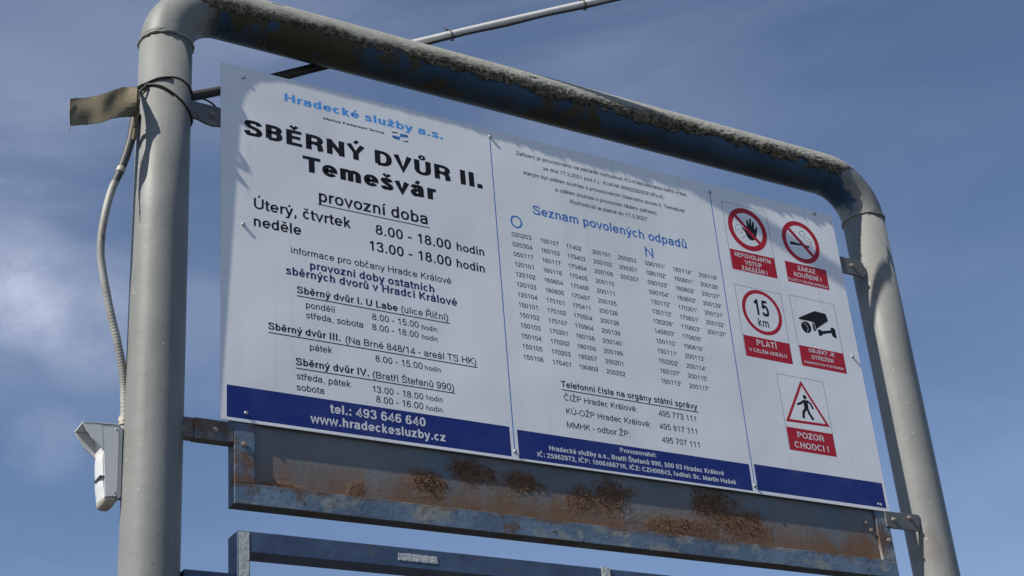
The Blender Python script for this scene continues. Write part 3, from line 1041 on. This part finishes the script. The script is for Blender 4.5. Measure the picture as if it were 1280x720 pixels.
MAN = [[[1.8108, 0.3179], [1.8097, 0.2905]], [[1.8067, 0.3158], [1.7937, 0.3068], [1.7769, 0.2993]], [[1.8166, 0.3169], [1.8287, 0.3081], [1.8356, 0.2924]], [[1.8079, 0.291], [1.7957, 0.2768], [1.7926, 0.2579]], [[1.8127, 0.2917], [1.8182, 0.2743], [1.8294, 0.2573]]]
HEAD = [1.8105, 0.3273]
TRI = [[1.8054, 0.3779], [1.8873, 0.2438], [1.724, 0.2399]]
LOGO = {'dark': [[[0.49, 0.9127], [0.4898, 0.9087], [0.5086, 0.9111], [0.5057, 0.9141]], [[0.4891, 0.8965], [0.4904, 0.8931], [0.5024, 0.8908], [0.5035, 0.8927]], [[0.5198, 0.9124], [0.5376, 0.9121], [0.5374, 0.9085]], [[0.5175, 0.8893], [0.537, 0.8942], [0.5368, 0.8899], [0.5286, 0.8894]]], 'sky': [[[0.4894, 0.9013], [0.5129, 0.9015], [0.5123, 0.8901], [0.5024, 0.8908], [0.4904, 0.8931]], [[0.5139, 0.9125], [0.538, 0.9117], [0.5376, 0.904], [0.5254, 0.903], [0.5133, 0.9008]]]}


# ------------------------------------------------------------------ notice board
BW = 2.0627
board = thing('notice_board', 'large white notice board of black and blue Czech lettering hung inside the pipe frame', 'notice board', W(BW / 2, 0, -0.0015))
bm = bmesh.new()
box(bm, 0, BW, 0, 1.0, -0.003, 0.0)
link('panel', bm, 'sheet', board, False, 0.0004)


def part(name, bm, mat, parent, label=None):
    o = link(name, bm, mat, parent)
    if label:
        o['label'] = label
    return o


for x0, x1, z0, z1 in ((0.0145, 0.781, 0.008, 0.0895), (0.8035, 1.5575, 0.006, 0.0848), (1.5755, 2.0525, 0.010, 0.0880)):
    bm = bmesh.new()
    flat(bm, [(x0, z0), (x1, z0), (x1, z1), (x0, z1)], N_BAND)
    part('colour_band', bm, 'band', board)
for xa, xb in ((0.800, 0.7915), (1.5725, 1.567)):
    bm = bmesh.new()
    flat(bm, [(xb - .0015, .016), (xb + .0015, .016), (xa + .0015, .982), (xa - .0015, .982)], N_BAND)
    part('dividing_line', bm, 'blue', board)

BLOCKS = {}
for s, x0, x1, z, wt_, colr, cap in TEXT:
    if colr == 'sky':
        wt_ = 'H' if wt_ == 'X' else wt_
        key = ('company_lettering', 'sky')
    elif wt_ == 'X':
        key = ('heading_lettering', 'black')
    elif colr == 'navy':
        key = ('subheading_lettering', 'navy')
    elif colr == 'blue':
        key = ('list_heading_lettering', 'blue')
    elif colr == 'white':
        key = ('contact_lettering' if x0 < 0.8 else 'operator_lettering', 'white')
    elif x0 > 0.85 and z > 0.8:
        key = ('permit_lettering', 'black')
    elif x0 > 0.85:
        key = ('telephone_lettering', 'black')
    else:
        key = ('opening_hours_lettering', 'black')
    key = key + (s, x0, z)
    if key[0] != 'heading_lettering':
        BLOCKS[key] = bmesh.new()
        write(BLOCKS[key], s, x0, x1, z, wt_, cap)
        continue
    words, pre = s.split(' '), 0.0
    sc = (x1 - x0) / natural(s, WEIGHT[wt_])
    for wd in words:                                    # each word of the heading is a piece of its own
        BLOCKS[key + (wd,)] = bmesh.new()
        xa = x0 + sc * pre
        write(BLOCKS[key + (wd,)], wd, xa, xa + sc * natural(wd, WEIGHT[wt_]), z, wt_, cap)
        pre += natural(wd, WEIGHT[wt_]) + 0.10 + glyph(' ', WEIGHT[wt_])[0]
# underlines
for x0, x1, z in ((0.262, 0.586, 0.6335), (0.198, 0.627, 0.3575), (0.121, 0.700, 0.2435), (0.190, 0.628, 0.1600), (0.955, 1.405, 0.2207)):
    bm = bmesh.new()
    flat(bm, [(x0, z - .0014), (x1, z - .0014), (x1, z + .0010), (x0, z + .0010)], N_TEXT + .00004)
    part('underline', bm, 'black', board)
# waste codes
CODES = [
    (0.8435, 0.906, '020203 020304 050117 120101 120102 120103 120104 150101 150102 150103 150104 150105 150106'),
    (0.9345, 0.995, '150107 160103 160117 160118 160604 160605 170101 170102 170107 170201 170202 170203 170401'),
    (1.0195, 1.080, '17402 170403 170404 170405 170406 170407 170411 170504 170904 180108 180109 180207 190809'),
    (1.1080, 1.169, '200101 200102 200108 200110 200111 200125 200128 200138 200139 200140 200199 200201 200202'),
    (1.1960, 1.257, '200203 200301 200307'),
    (1.2900, 1.360, '090101* 090102* 090103* 090104* 130112* 130113* 130208* 140603* 150110* 150111* 150202* 160107* 160113*'),
    (1.3870, 1.456, '160114* 160601* 160602* 160603* 170301* 170601* 170603* 170605* 190810* 200113* 200114* 200115* 200117*'),
    (1.4820, 1.549, '200119* 200126* 200127* 200129* 200131* 200132* 200137*')]
for x0, x1, codes in CODES:
    bm = bmesh.new()
    for k, s in enumerate(codes.split()):
        xe = x0 + (x1 - x0) * (5 / 6 if s == '17402' else 1)
        write(bm, s, x0, xe, 0.6635 - 0.03095 * k, 'R')
    part('waste_code_lettering', bm, 'black', board)
for key, bm in BLOCKS.items():
    part(key[0], bm, key[1], board)

# small wave emblem below the company name
o = None
bm = bmesh.new()
for p in LOGO['sky']:
    flat(bm, p, N_BAND)
o = part('emblem', bm, 'blue', board)
bm = bmesh.new()
for p in LOGO['dark']:
    flat(bm, p, N_TEXT)
part('emblem_shading', bm, 'black', o)


# five safety signs printed on the third panel
def ring(bm, cx, cz, r0, r1, n):
    k = 64
    a = [bm.verts.new(W(cx + r0 * math.cos(t), cz + r0 * math.sin(t), n)) for t in (2 * math.pi * i / k for i in range(k))]
    b = [bm.verts.new(W(cx + r1 * math.cos(t), cz + r1 * math.sin(t), n)) for t in (2 * math.pi * i / k for i in range(k))]
    for i in range(k):
        j = (i + 1) % k
        bm.faces.new((a[i], a[j], b[j], b[i]))


def outline(bm, x0, x1, z0, z1, t_, n):
    for q in ((x0, x1, z1 - t_, z1), (x0, x0 + t_, z0, z1 - t_), (x1 - t_, x1, z0, z1 - t_)):
        flat(bm, [(q[0], q[2]), (q[1], q[2]), (q[1], q[3]), (q[0], q[3])], n)


def sign(label, x0, x1, z0, z1, border, strip, lines):
    """The white ground with its thin border, the red caption strip and its lettering."""
    bm = bmesh.new()
    flat(bm, [(x0, z0 - .003), (x1, z0 - .003), (x1, z1), (x0, z1)], 0.00003)
    root = part('safety_sign', bm, 'sheet', board, label)
    if border:
        bm = bmesh.new()
        outline(bm, x0, x1, z0, z1, 0.0013, N_BAND)
        part('border_line', bm, 'grey', root)
    bm = bmesh.new()
    flat(bm, [(x0 + .003, z0), (x1 - .001, z0), (x1 - .001, strip), (x0 + .003, strip)], N_BAND + .00002)
    part('caption_strip', bm, 'red', root)
    bm = bmesh.new()
    for s, cx, z, wd, cap in lines:
        write_centred(bm, s, cx, z, wd, 'B', cap)
    part('caption_lettering', bm, 'white', root)
    return root


s1 = sign('no entry sign with a raised black hand', 1.6125, 1.7870, 0.716, 0.9515, True, 0.786, (('NEPOVOLANÝM', 1.701, 0.7635, 0.138, .0150), ('VSTUP', 1.700, 0.7415, 0.064, .0150), ('ZAKÁZÁN !', 1.700, 0.7200, 0.098, .0150)))
s2 = sign('no smoking sign', 1.825, 1.994, 0.716, 0.948, False, 0.787, (('ZÁKAZ', 1.9115, 0.7635, 0.070, .0155), ('KOUŘENÍ !', 1.9115, 0.7395, 0.110, .0155), ('PLATÍ V CELÉM AREÁLU', 1.908, 0.7215, 0.156, .0085)))
s3 = sign('round sign limiting speed to 15 km', 1.6110, 1.7880, 0.429, 0.6640, True, 0.4975, (('PLATÍ', 1.698, 0.4710, 0.076, .0190), ('V CELÉM AREÁLU', 1.699, 0.4470, 0.142, .0115)))
s4 = sign('video surveillance sign with a black camera', 1.8215, 1.9985, 0.432, 0.6680, True, 0.500, (('OBJEKT JE', 1.911, 0.4825, 0.102, .0125), ('STŘEŽEN', 1.910, 0.4610, 0.086, .0125), ('KAMEROVÝM SYSTÉMEM', 1.911, 0.4430, 0.152, .0075)))
s5 = sign('triangular pedestrian warning sign', 1.7165, 1.8945, 0.150, 0.3895, True, 0.222, (('POZOR', 1.806, 0.1925, 0.100, .0190), ('CHODCI !', 1.804, 0.1605, 0.128, .0190)))

N1, N2, N3 = N_BAND + .00002, N_BAND + .00006, N_BAND + .00010
for root, cx, cz, tw, slash in ((s1, 1.6995, 0.8685, 0.0175, True), (s2, 1.9095, 0.8685, 0.0160, True), (s3, 1.7015, 0.5855, 0.0120, False)):
    bm = bmesh.new()
    ring(bm, cx, cz, 0.0745 - tw, 0.0745, N2)
    if slash:
        c, s = math.cos(math.radians(-45)), math.sin(math.radians(-45))
        q, hw = 0.0745 - tw + .001, 0.0062
        flat(bm, [(cx - q * c - hw * s, cz - q * s + hw * c), (cx - q * c + hw * s, cz - q * s - hw * c), (cx + q * c + hw * s, cz + q * s - hw * c), (cx + q * c - hw * s, cz + q * s + hw * c)], N3)
    part('red_ring', bm, 'red', root)


def lines2(bm, polys, w, n):
    for p in polys:
        q = [(v.x, v.y) for v in catmull([(x, z, 0) for x, z in p], 5)]
        ribbon(bm, q, False, w, n)


bm = bmesh.new()
flat(bm, HAND, N1)
part('pictogram', bm, 'black', s1)
bm = bmesh.new()
lines2(bm, GUARD, 0.0016, N1)
part('pictogram', bm, 'grey', s1)
bm = bmesh.new()
flat(bm, CIG, N1)
lines2(bm, SMOKE, 0.0016, N1)
part('pictogram', bm, 'black', s2)
bm = bmesh.new()
write(bm, '15', 1.6705, 1.7285, 0.5745, 'B', 0.053, N1)
write(bm, 'km', 1.6795, 1.7205, 0.5375, 'M', 0.0275, N1)
part('pictogram', bm, 'black', s3)
bm = bmesh.new()
flat(bm, CAM, N1)
flat(bm, CAMSIDE, N1 + .00001)
flat(bm, LENS, N1 + .00002)
flat(bm, ARM, N1 + .00003)
part('pictogram', bm, 'black', s4)
bm = bmesh.new()
lines2(bm, LENSIN, 0.0014, N2)
part('pictogram_lines', bm, 'white', s4)
bm = bmesh.new()
for p, w_ in zip(MAN, (0.016, 0.0075, 0.0075, 0.0095, 0.0095)):
    ribbon(bm, p, False, w_, N1 + 0.000006 * MAN.index(p))
k = 16
flat(bm, [(HEAD[0] + .0072 * math.cos(2 * math.pi * i / k), HEAD[1] + .0072 * math.sin(2 * math.pi * i / k)) for i in range(k)], N1 + .00004)
part('pictogram', bm, 'black', s5)
bm = bmesh.new()
ctr = Vector((sum(p[0] for p in TRI) / 3, sum(p[1] for p in TRI) / 3))
ribbon(bm, [tuple(ctr + (Vector(p) - ctr) * 0.93) for p in TRI], True, 0.0085, N2)
part('red_triangle', bm, 'red', s5)
# maker's mark in the corner of the third band
bm = bmesh.new()
for x, z in ((2.0235, 0.0215), (2.0330, 0.0205)):
    flat(bm, [(x + .0038 * math.cos(math.pi * i / 6), z + .0038 * math.sin(math.pi * i / 6)) for i in range(12)], N_TEXT)
part('maker_mark', bm, 'white', board)

for x, z in ((0.061, 0.968), (0.058, 0.528), (0.0615, 0.0225), (0.8, 0.974), (0.7915, 0.0225), (1.5725, 0.970), (1.5665, 0.022), (1.990, 0.987), (2.033, 0.495)):
    bm = bmesh.new()
    dome(bm, (x, z, 0.0), 0.0048, 0.0058)
    link('screw', bm, 'screw', board, True)

# ------------------------------------------------------------------ rusty steel sign carrier below the board
tray = thing('steel_sign_carrier', 'rusty blue steel frame with a back plate fixed under the white notice board', 'sign frame', W(1.045, -0.2, -0.024))
D0, D1 = -0.044, -0.004


def bar(parent, name, mat, *a, bev=0.0012):
    bm = bmesh.new()
    box(bm, *a)
    return link(name, bm, mat, parent, False, bev)


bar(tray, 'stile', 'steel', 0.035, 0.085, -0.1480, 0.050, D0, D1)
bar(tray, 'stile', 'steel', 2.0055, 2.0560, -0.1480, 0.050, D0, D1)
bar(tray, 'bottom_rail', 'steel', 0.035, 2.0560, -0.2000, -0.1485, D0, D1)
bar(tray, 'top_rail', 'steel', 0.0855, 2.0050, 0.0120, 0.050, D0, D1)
bm = bmesh.new()
box(bm, 0.0856, 2.0049, -0.1478, 0.0115, -0.018, -0.0130)
plate = link('back_plate', bm, 'plate', tray)
# flakes standing off the corroded patches
bm = bmesh.new()
rnd = random.Random(5)
for x, z, rx, rz, k in ((0.545, -0.085, 0.045, 0.024, 70), (0.665, -0.045, 0.070, 0.026, 170), (0.815, -0.055, 0.050, 0.024, 110), (1.09, -0.055, 0.055, 0.038, 190), (1.00, -0.075, 0.05, 0.03, 60), (1.42, -0.042, 0.085, 0.042, 240), (1.50, -0.09, 0.09, 0.03, 80), (1.30, -0.115, 0.09, 0.02, 40)):
    for _ in range(int(k * 0.55)):
        r_, a = math.sqrt(rnd.random()), rnd.uniform(0, 2 * math.pi)
        px, pz = x + rx * r_ * math.cos(a), z + rz * r_ * math.sin(a)
        if pz > -0.004 or pz < -0.14:
            continue
        s = rnd.uniform(0.0008, 0.0028)
        c = W(px, pz, -0.0130 + rnd.uniform(0, 0.0020) * (1 - r_ * .6))
        res = bmesh.ops.create_icosphere(bm, subdivisions=1, radius=s, matrix=Matrix.Translation(c))
        for v in res['verts']:
            v.co += Vector((rnd.uniform(-1, 1), rnd.uniform(-.6, .6), rnd.uniform(-1, 1))) * s * 0.8
fl = link('rust_flakes', bm, 'flake', tray)
fl['kind'] = 'stuff'
# arms to the posts
bm = bmesh.new()
box(bm, -0.0620, 0.0345, -0.0530, -0.0020, -0.034, -0.0045)
arm_l = link('arm', bm, 'steel', tray, False, 0.002)
bm = bmesh.new()
box(bm, -0.0900, -0.0625, -0.0520, -0.0030, -0.033, -0.0065)
link('arm_tab', bm, 'steel', arm_l, False, 0.002)
bm = bmesh.new()
hexbolt(bm, -0.013, -0.028, -0.0045, 0.0085, 0.004)
link('bolt', bm, 'bolt', arm_l, False, 0.0006)
bm = bmesh.new()
prism(bm, [(2.040, 0.0005), (2.174, 0.003), (2.178, -0.003), (2.166, -0.049), (2.060, -0.0505), (2.040, -0.046)], -0.0038, 0.0025)
arm_r = link('arm', bm, 'bracket', tray, False, 0.0012)
bm = bmesh.new()
hexbolt(bm, 2.133, -0.012, 0.0025, 0.008, 0.0045)
link('bolt', bm, 'bolt', arm_r, False, 0.0006)
bm = bmesh.new()
hexbolt(bm, 2.068, -0.024, 0.0025, 0.008, 0.0045)
link('bolt', bm, 'bolt', arm_r, False, 0.0006)
for x, z, n in ((0.058, -0.055, D1), (2.040, -0.088, D1), (1.985, -0.060, -0.013), (1.968, -0.040, -0.013)):
    bm = bmesh.new()
    hexbolt(bm, x, z, n, 0.0075, 0.0045)
    link('bolt', bm, 'bolt', tray, False, 0.0006)

# ------------------------------------------------------------------ empty frame underneath
low = thing('empty_sign_frame', 'empty dark blue square tube frame with silver tape strips below the rusty carrier', 'sign frame', W(1.05, -1.3, -0.034))
E0, E1 = -0.064, -0.004
bar(low, 'top_rail', 'navy_steel', 0.0425, 2.056, -0.3120, -0.2630, E0, E1)
bar(low, 'bottom_rail', 'navy_steel', 0.0425, 2.056, -1.3000, -1.2510, E0, E1)
bar(low, 'stile', 'navy_steel', 0.0425, 0.0710, -1.2505, -0.3125, E0, E1)
bar(low, 'stile', 'navy_steel', 2.0275, 2.056, -1.2505, -0.3125, E0, E1)
bar(low, 'arm', 'navy_steel', -0.080, 0.0420, -0.4100, -0.3620, -0.045, -0.012)
bar(low, 'arm', 'navy_steel', 2.0565, 2.185, -0.4100, -0.3620, -0.045, -0.012)
bar(low, 'arm', 'navy_steel', -0.085, 0.0420, -1.24, -1.19, -0.055, -0.022)
bar(low, 'arm', 'navy_steel', 2.0565, 2.185, -1.24, -1.19, -0.045, -0.012)
rnd = random.Random(12)


def ragged(x0, x1, z0, z1, j=0.0012, k=14):
    p = [(x0 + (x1 - x0) * i / k, z0 + rnd.uniform(-j, j)) for i in range(k)] + [(x1 + rnd.uniform(-j, j), z0 + (z1 - z0) * i / 4) for i in range(4)]
    return p + [(x1 - (x1 - x0) * i / k, z1 + rnd.uniform(-j, j)) for i in range(k)] + [(x0 + rnd.uniform(-j, j), z1 - (z1 - z0) * i / 4) for i in range(4)]


bm = bmesh.new()
prism(bm, ragged(0.0445, 0.0690, -0.640, -0.266, 0.0010, 3), E1 + .0002, E1 + .0012)
link('tape_strip', bm, 'tape', low)
bm = bmesh.new()
prism(bm, ragged(0.443, 0.548, -0.2955, -0.2775), E1 + .0002, E1 + .0012)
link('tape_strip', bm, 'tape', low)
bm = bmesh.new()
prism(bm, ragged(1.022, 1.046, -0.2900, -0.2600, 0.0015, 4), E1 + .0002, E1 + .0030)
link('tape_strip', bm, 'tape', low)

# ------------------------------------------------------------------ rod with a cable, resting on the beam
RA, RB = Vector((0.023, 0.999, -0.162)), Vector((1.141, 1.475, 0.102))


def rod_at(t_, dz=0.0, dn=0.0):
    p = RA + (RB - RA) * t_
    sag = 0.012 * (1 - ((t_ - 0.5) / 0.7) ** 2)
    if t_ < 0.1:
        sag -= 0.35 * (0.1 - t_) ** 2 * -1.5
    return W(p.x, p.y + sag + dz, p.z + dn)


rod = thing('aerial_rod', 'thin bare metal rod slanting up over the mossy beam into the sky', 'rod', rod_at(-0.22))
ts = [-0.20 + 2.2 * k / 60 for k in range(61)]
bm = bmesh.new()
tube(bm, [rod_at(t_) for t_ in ts], 0.0115, 18)
link('rod', bm, 'rod', rod, True)
bm = bmesh.new()
rnd = random.Random(3)
tube(bm, [rod_at(t_, -0.0140 + 0.0012 * math.sin(t_ * 31), 0.003 + 0.001 * math.sin(t_ * 23)) for t_ in ts], 0.0034, 10)
link('cable', bm, 'cable', rod, True)
bm = bmesh.new()
tube(bm, [rod_at(-0.2 + 0.66 * k / 20) for k in range(21)], 0.0130, 18)
link('sleeve', bm, 'sleeve', rod, True)
for t_ in (0.335, 0.605, 0.975, 1.35, 1.7):
    p, q = rod_at(t_), rod_at(t_ + 0.01)
    d = (q - p).normalized()
    e1 = d.cross(Vector((0, 0, 1))).normalized()
    e2 = e1.cross(d)
    c = p - e2 * 0.0025
    bm = bmesh.new()
    tube(bm, [c + e1 * 0.0128 * math.cos(a) + e2 * 0.0160 * math.sin(a) for a in (2 * math.pi * k / 20 for k in range(20))], 0.0022, 6, True)
    tube(bm, [c + e2 * 0.013, c + e2 * 0.022 - d * 0.003, c + e2 * 0.031 - d * 0.011], lambda i: 0.0026 - 0.0006 * i, 6)
    link('zip_tie', bm, 'wire', rod, True)

# ------------------------------------------------------------------ wire binding round the left post
wire = thing('binding_wire', 'thin black wire looped twice round the top of the left post', 'wire', W(-0.14, 0.80, -0.1))


def round_post(rows, r):
    pts = []
    for a, z in rows:
        ax = left_axis(z)
        a = math.radians(a)
        pts.append(W(ax[0] + r * math.sin(a), z, ax[2] + r * math.cos(a)))
    return catmull(pts, 8, True)


bm = bmesh.new()
tube(bm, round_post(((-82, .872), (-44, .882), (-10, .889), (20, .891), (58, .881), (92, .852), (130, .838), (180, .842), (230, .856)), R + .0028), 0.0027, 8, True)
link('wire_loop', bm, 'wire', wire, True)
bm = bmesh.new()
tube(bm, round_post(((-72, .869), (-52, .871), (-25, .860), (8, .836), (42, .816), (78, .806), (120, .812), (180, .838), (235, .860)), R + .0028), 0.0031, 8, True)
link('wire_loop', bm, 'wire', wire, True)
bm = bmesh.new()
tube(bm, catmull([W(-.216, .868, -.012), W(-.205, .872, .004), W(-.200, .866, .006), W(-.212, .850, .000), W(-.216, .835, -.004), W(-.214, .868, -.012)], 6), 0.0030, 8)
link('wire_knot', bm, 'wire', wire, True)
bm = bmesh.new()
tube(bm, catmull([W(-.072, .868, -.02), W(-.055, .882, -.016), W(-.030, .882, -.016), W(-.008, .870, -.017), W(.004, .850, -.018)], 6), 0.0024, 8)
link('wire_tail', bm, 'wire', wire, True)

# ------------------------------------------------------------------ tan strip tied to the post
strip = thing('torn_strip', 'torn wavy tan strip sticking out to the left of the post top', 'strip', W(-0.225, 0.80, 0.0))
TOPS = [(-0.391, 0.765), (-0.349, 0.781), (-0.310, 0.801), (-0.271, 0.828), (-0.247, 0.8385), (-0.227, 0.847)]
BOTS = [(-0.389, 0.688), (-0.346, 0.704), (-0.311, 0.720), (-0.288, 0.735), (-0.258, 0.747), (-0.229, 0.755)]
NMID = [0.020, 0.016, 0.024, 0.022, 0.026, 0.036]
NTOP = [0.018, 0.016, 0.022, 0.012, -0.006, -0.022]
NBOT = [0.022, 0.016, 0.026, 0.026, 0.020, 0.004]


def strip_point(x, z, n):
    return Vector((x - 0.325 * (n - 0.025), z - 0.71 * (n - 0.025), n))


top = catmull([strip_point(*p, n) for p, n in zip(TOPS, NTOP)], 8)
bot = catmull([strip_point(*p, n) for p, n in zip(BOTS, NBOT)], 8)
mid = catmull([strip_point((p[0] + q[0]) / 2, p[1] * .6 + q[1] * .4, n) for p, q, n in zip(TOPS, BOTS, NMID)], 8)
bm = bmesh.new()
rows = []
rnd = random.Random(8)
for a, b, m_ in zip(top, bot, mid):
    a = a + Vector((0, rnd.uniform(-.0006, .0006), 0))
    b = b + Vector((0, rnd.uniform(-.0009, .0009), 0))
    f_, k_ = [], []
    for i in range(9):
        s = i / 8
        p = a * ((1 - s) * (1 - 2 * s)) + m_ * (4 * s * (1 - s)) + b * (s * (2 * s - 1))
        p.z += 0.0015 * math.sin(s * 5 + p.x * 40)
        f_.append(bm.verts.new(W(p.x, p.y, p.z)))
        k_.append(bm.verts.new(W(p.x + .0004, p.y, p.z - 0.0028)))
    rows.append((f_, k_))
for i in range(len(rows) - 1):
    (f0, k0), (f1, k1) = rows[i], rows[i + 1]
    for j in range(8):
        bm.faces.new((f0[j], f1[j], f1[j + 1], f0[j + 1]))
        bm.faces.new((k0[j], k0[j + 1], k1[j + 1], k1[j]))
    bm.faces.new((f0[0], k0[0], k1[0], f1[0]))
    bm.faces.new((f0[8], f1[8], k1[8], k0[8]))
for f0, k0 in (rows[0], rows[-1]):
    for j in range(8):
        bm.faces.new((f0[j], f0[j + 1], k0[j + 1], k0[j]))
link('sheet', bm, 'flap', strip)
bm = bmesh.new()
tube(bm, catmull([W(-.3895, .768, .020), W(-.3900, .727, .022), W(-.3880, .690, .024), W(-.3895, .672, .024)], 5), 0.0013, 6)
link('frayed_edge', bm, 'wire', strip)
bm = bmesh.new()
rnd = random.Random(2)
tube(bm, catmull([W(-.2130, .868, -.020), W(-.2190, .845, .000), W(-.2240, .820, .018), W(-.2250, .795, .026), W(-.2210, .775, .014), W(-.2240, .755, .006), W(-.2190, .740, -.006), W(-.2190, .715, -.018)], 6), lambda i: 0.0050 + rnd.uniform(-.001, .0012), 8)
link('crumpled_end', bm, 'flap', strip, True)

# ------------------------------------------------------------------ cable conduit beside the left post
cond = thing('cable_conduit', 'pale ribbed plastic conduit bowing out from the left post above the white sensor', 'conduit', W(-0.2, -0.05, -0.065))
path = catmull([W(-.214, .800, -.024), W(-.220, .745, -.026), W(-.227, .700, -.028), W(-.243, .637, -.030), W(-.267, .563, -.030), W(-.283, .472, -.030), W(-.285, .409, -.035), W(-.278, .359, -.040), W(-.256, .261, -.045), W(-.234, .184, -.050), W(-.2155, .111, -.058), W(-.2085, .044, -.062), W(-.2075, -.050, -.060)], 30)
cut = 31 * 3
bm = bmesh.new()
tube(bm, path[:cut + 1], lambda i: 0.0108 - 0.0008 * (i / cut), 14)
link('sleeve', bm, 'conduit', cond, True)
bm = bmesh.new()
tube(bm, path[cut:], lambda i: 0.0093 + (0.00045 if i % 3 < 2 else -0.0006) * min(1, max(0.1, (i - 90) / 90)), 14)
link('ribbed_pipe', bm, 'conduit', cond, True)
bm = bmesh.new()
tube(bm, path[cut - 3:cut + 4], 0.0109, 14)
link('joint_ring', bm, 'pir_cap', cond, True)

# ------------------------------------------------------------------ motion sensor on the left post
pir = thing('motion_sensor', 'white plastic motion sensor with a pointed hood on the left side of the left post', 'sensor', W(-0.24, -0.22, -0.077))
F0, F1 = -0.108, -0.046
bm = bmesh.new()
prism(bm, [(-0.2235, -0.0290), (-0.2235, -0.1980), (-0.2505, -0.2020), (-0.2570, -0.0930), (-0.2630, -0.0325)], F0, F1)
link('housing', bm, 'pir', pir, False, 0.0008)
# hood: top plate and two cheeks
bm = bmesh.new()
prism(bm, [(-0.3050, -0.0335), (-0.2632, -0.0323), (-0.2575, -0.0920), (-0.2640, -0.0860), (-0.2830, -0.0690), (-0.2970, -0.0490)], F1 - .0035, F1 + .0004)
prism(bm, [(-0.3050, -0.0335), (-0.2632, -0.0323), (-0.2575, -0.0920), (-0.2640, -0.0860), (-0.2830, -0.0690), (-0.2970, -0.0490)], F0 - .0004, F0 + .0035)
prism(bm, [(-0.3060, -0.0305), (-0.2236, -0.0260), (-0.2236, -0.0286), (-0.3060, -0.0332)], F0 - .001, F1 + .001)
link('hood', bm, 'pir', pir)
# lens: bulging strip facing away from the post
bm = bmesh.new()
cols = []
for i in range(13):
    s = i / 12
    n = F0 + .004 + (F1 - F0 - .006) * s
    bulge = 0.0045 * math.sin(math.pi * s) ** 0.6
    cols.append([bm.verts.new(W(x + 0.013 - bulge * f, z + 0.017, n)) for x, z, f in ((-.2702, -.1080, .25), (-.2715, -.1300, .8), (-.2695, -.1600, 1.0), (-.2680, -.1905, 1.0), (-.2650, -.2080, 1.15), (-.2640, -.2215, 1.0))])
for i in range(12):
    for j in range(5):
        bm.faces.new((cols[i][j], cols[i][j + 1], cols[i + 1][j + 1], cols[i + 1][j]))
bm.faces.new([c[0] for c in cols])
bm.faces.new([c[-1] for c in cols][::-1])
bm.faces.new(cols[0][::-1])
bm.faces.new(cols[-1])
lens = link('lens', bm, 'pir_lens', pir, False)
bm = bmesh.new()
box(bm, -0.2640, -0.2535, -0.1570, -0.1535, -0.088, -0.046)
link('lens_slot', bm, 'pir_dark', lens)
for x, z in ((-0.2290, -0.0400), (-0.2290, -0.1900)):
    bm = bmesh.new()
    dome(bm, (x, z, F1 + .0002), 0.0030, 0.0012)
    link('screw', bm, 'screw', pir, True)
bm = bmesh.new()
tube(bm, [W(-.2075, .000, -.062), W(-.2075, -.022, -.061)], 0.0125, 18)
tube(bm, [W(-.2075, -.006, -.062), W(-.2075, -.014, -.0615)], 0.0145, 6)
link('cable_gland', bm, 'pir_cap', pir)
bm = bmesh.new()
k = 12
prev = None
for hh, sc_ in ((0, 1.0), (-.006, .97), (-.013, .84), (-.017, .6)):
    cxx, cnn = -0.2390, (F0 + F1) / 2
    ring_ = []
    for i in range(24):
        a = 2 * math.pi * i / 24
        ca, sa = math.cos(a), math.sin(a)
        ring_.append(bm.verts.new(W(cxx + .0165 * sc_ * math.copysign(abs(ca) ** .45, ca), -0.2022 + .0012 + hh, cnn + .0300 * sc_ * math.copysign(abs(sa) ** .6, sa))))
    if prev:
        for i in range(24):
            bm.faces.new((prev[i], prev[(i + 1) % 24], ring_[(i + 1) % 24], ring_[i]))
    else:
        bm.faces.new(ring_)
    prev = ring_
bm.faces.new(prev[::-1])
link('end_cap', bm, 'pir_cap', pir, True)
bm = bmesh.new()
prism(bm, [(-0.2232, -0.0300), (-0.2135, -0.0315), (-0.2135, -0.1950), (-0.2160, -0.2010), (-0.2232, -0.1995)], F0 + .002, F1 - .003)
link('back_plate', bm, 'pir', pir, False, 0.002)
bm = bmesh.new()
box(bm, -0.2078, -0.1930, -0.1880, -0.0370, F0 + .012, F1 - .020)
link('gasket', bm, 'pir_dark', pir)
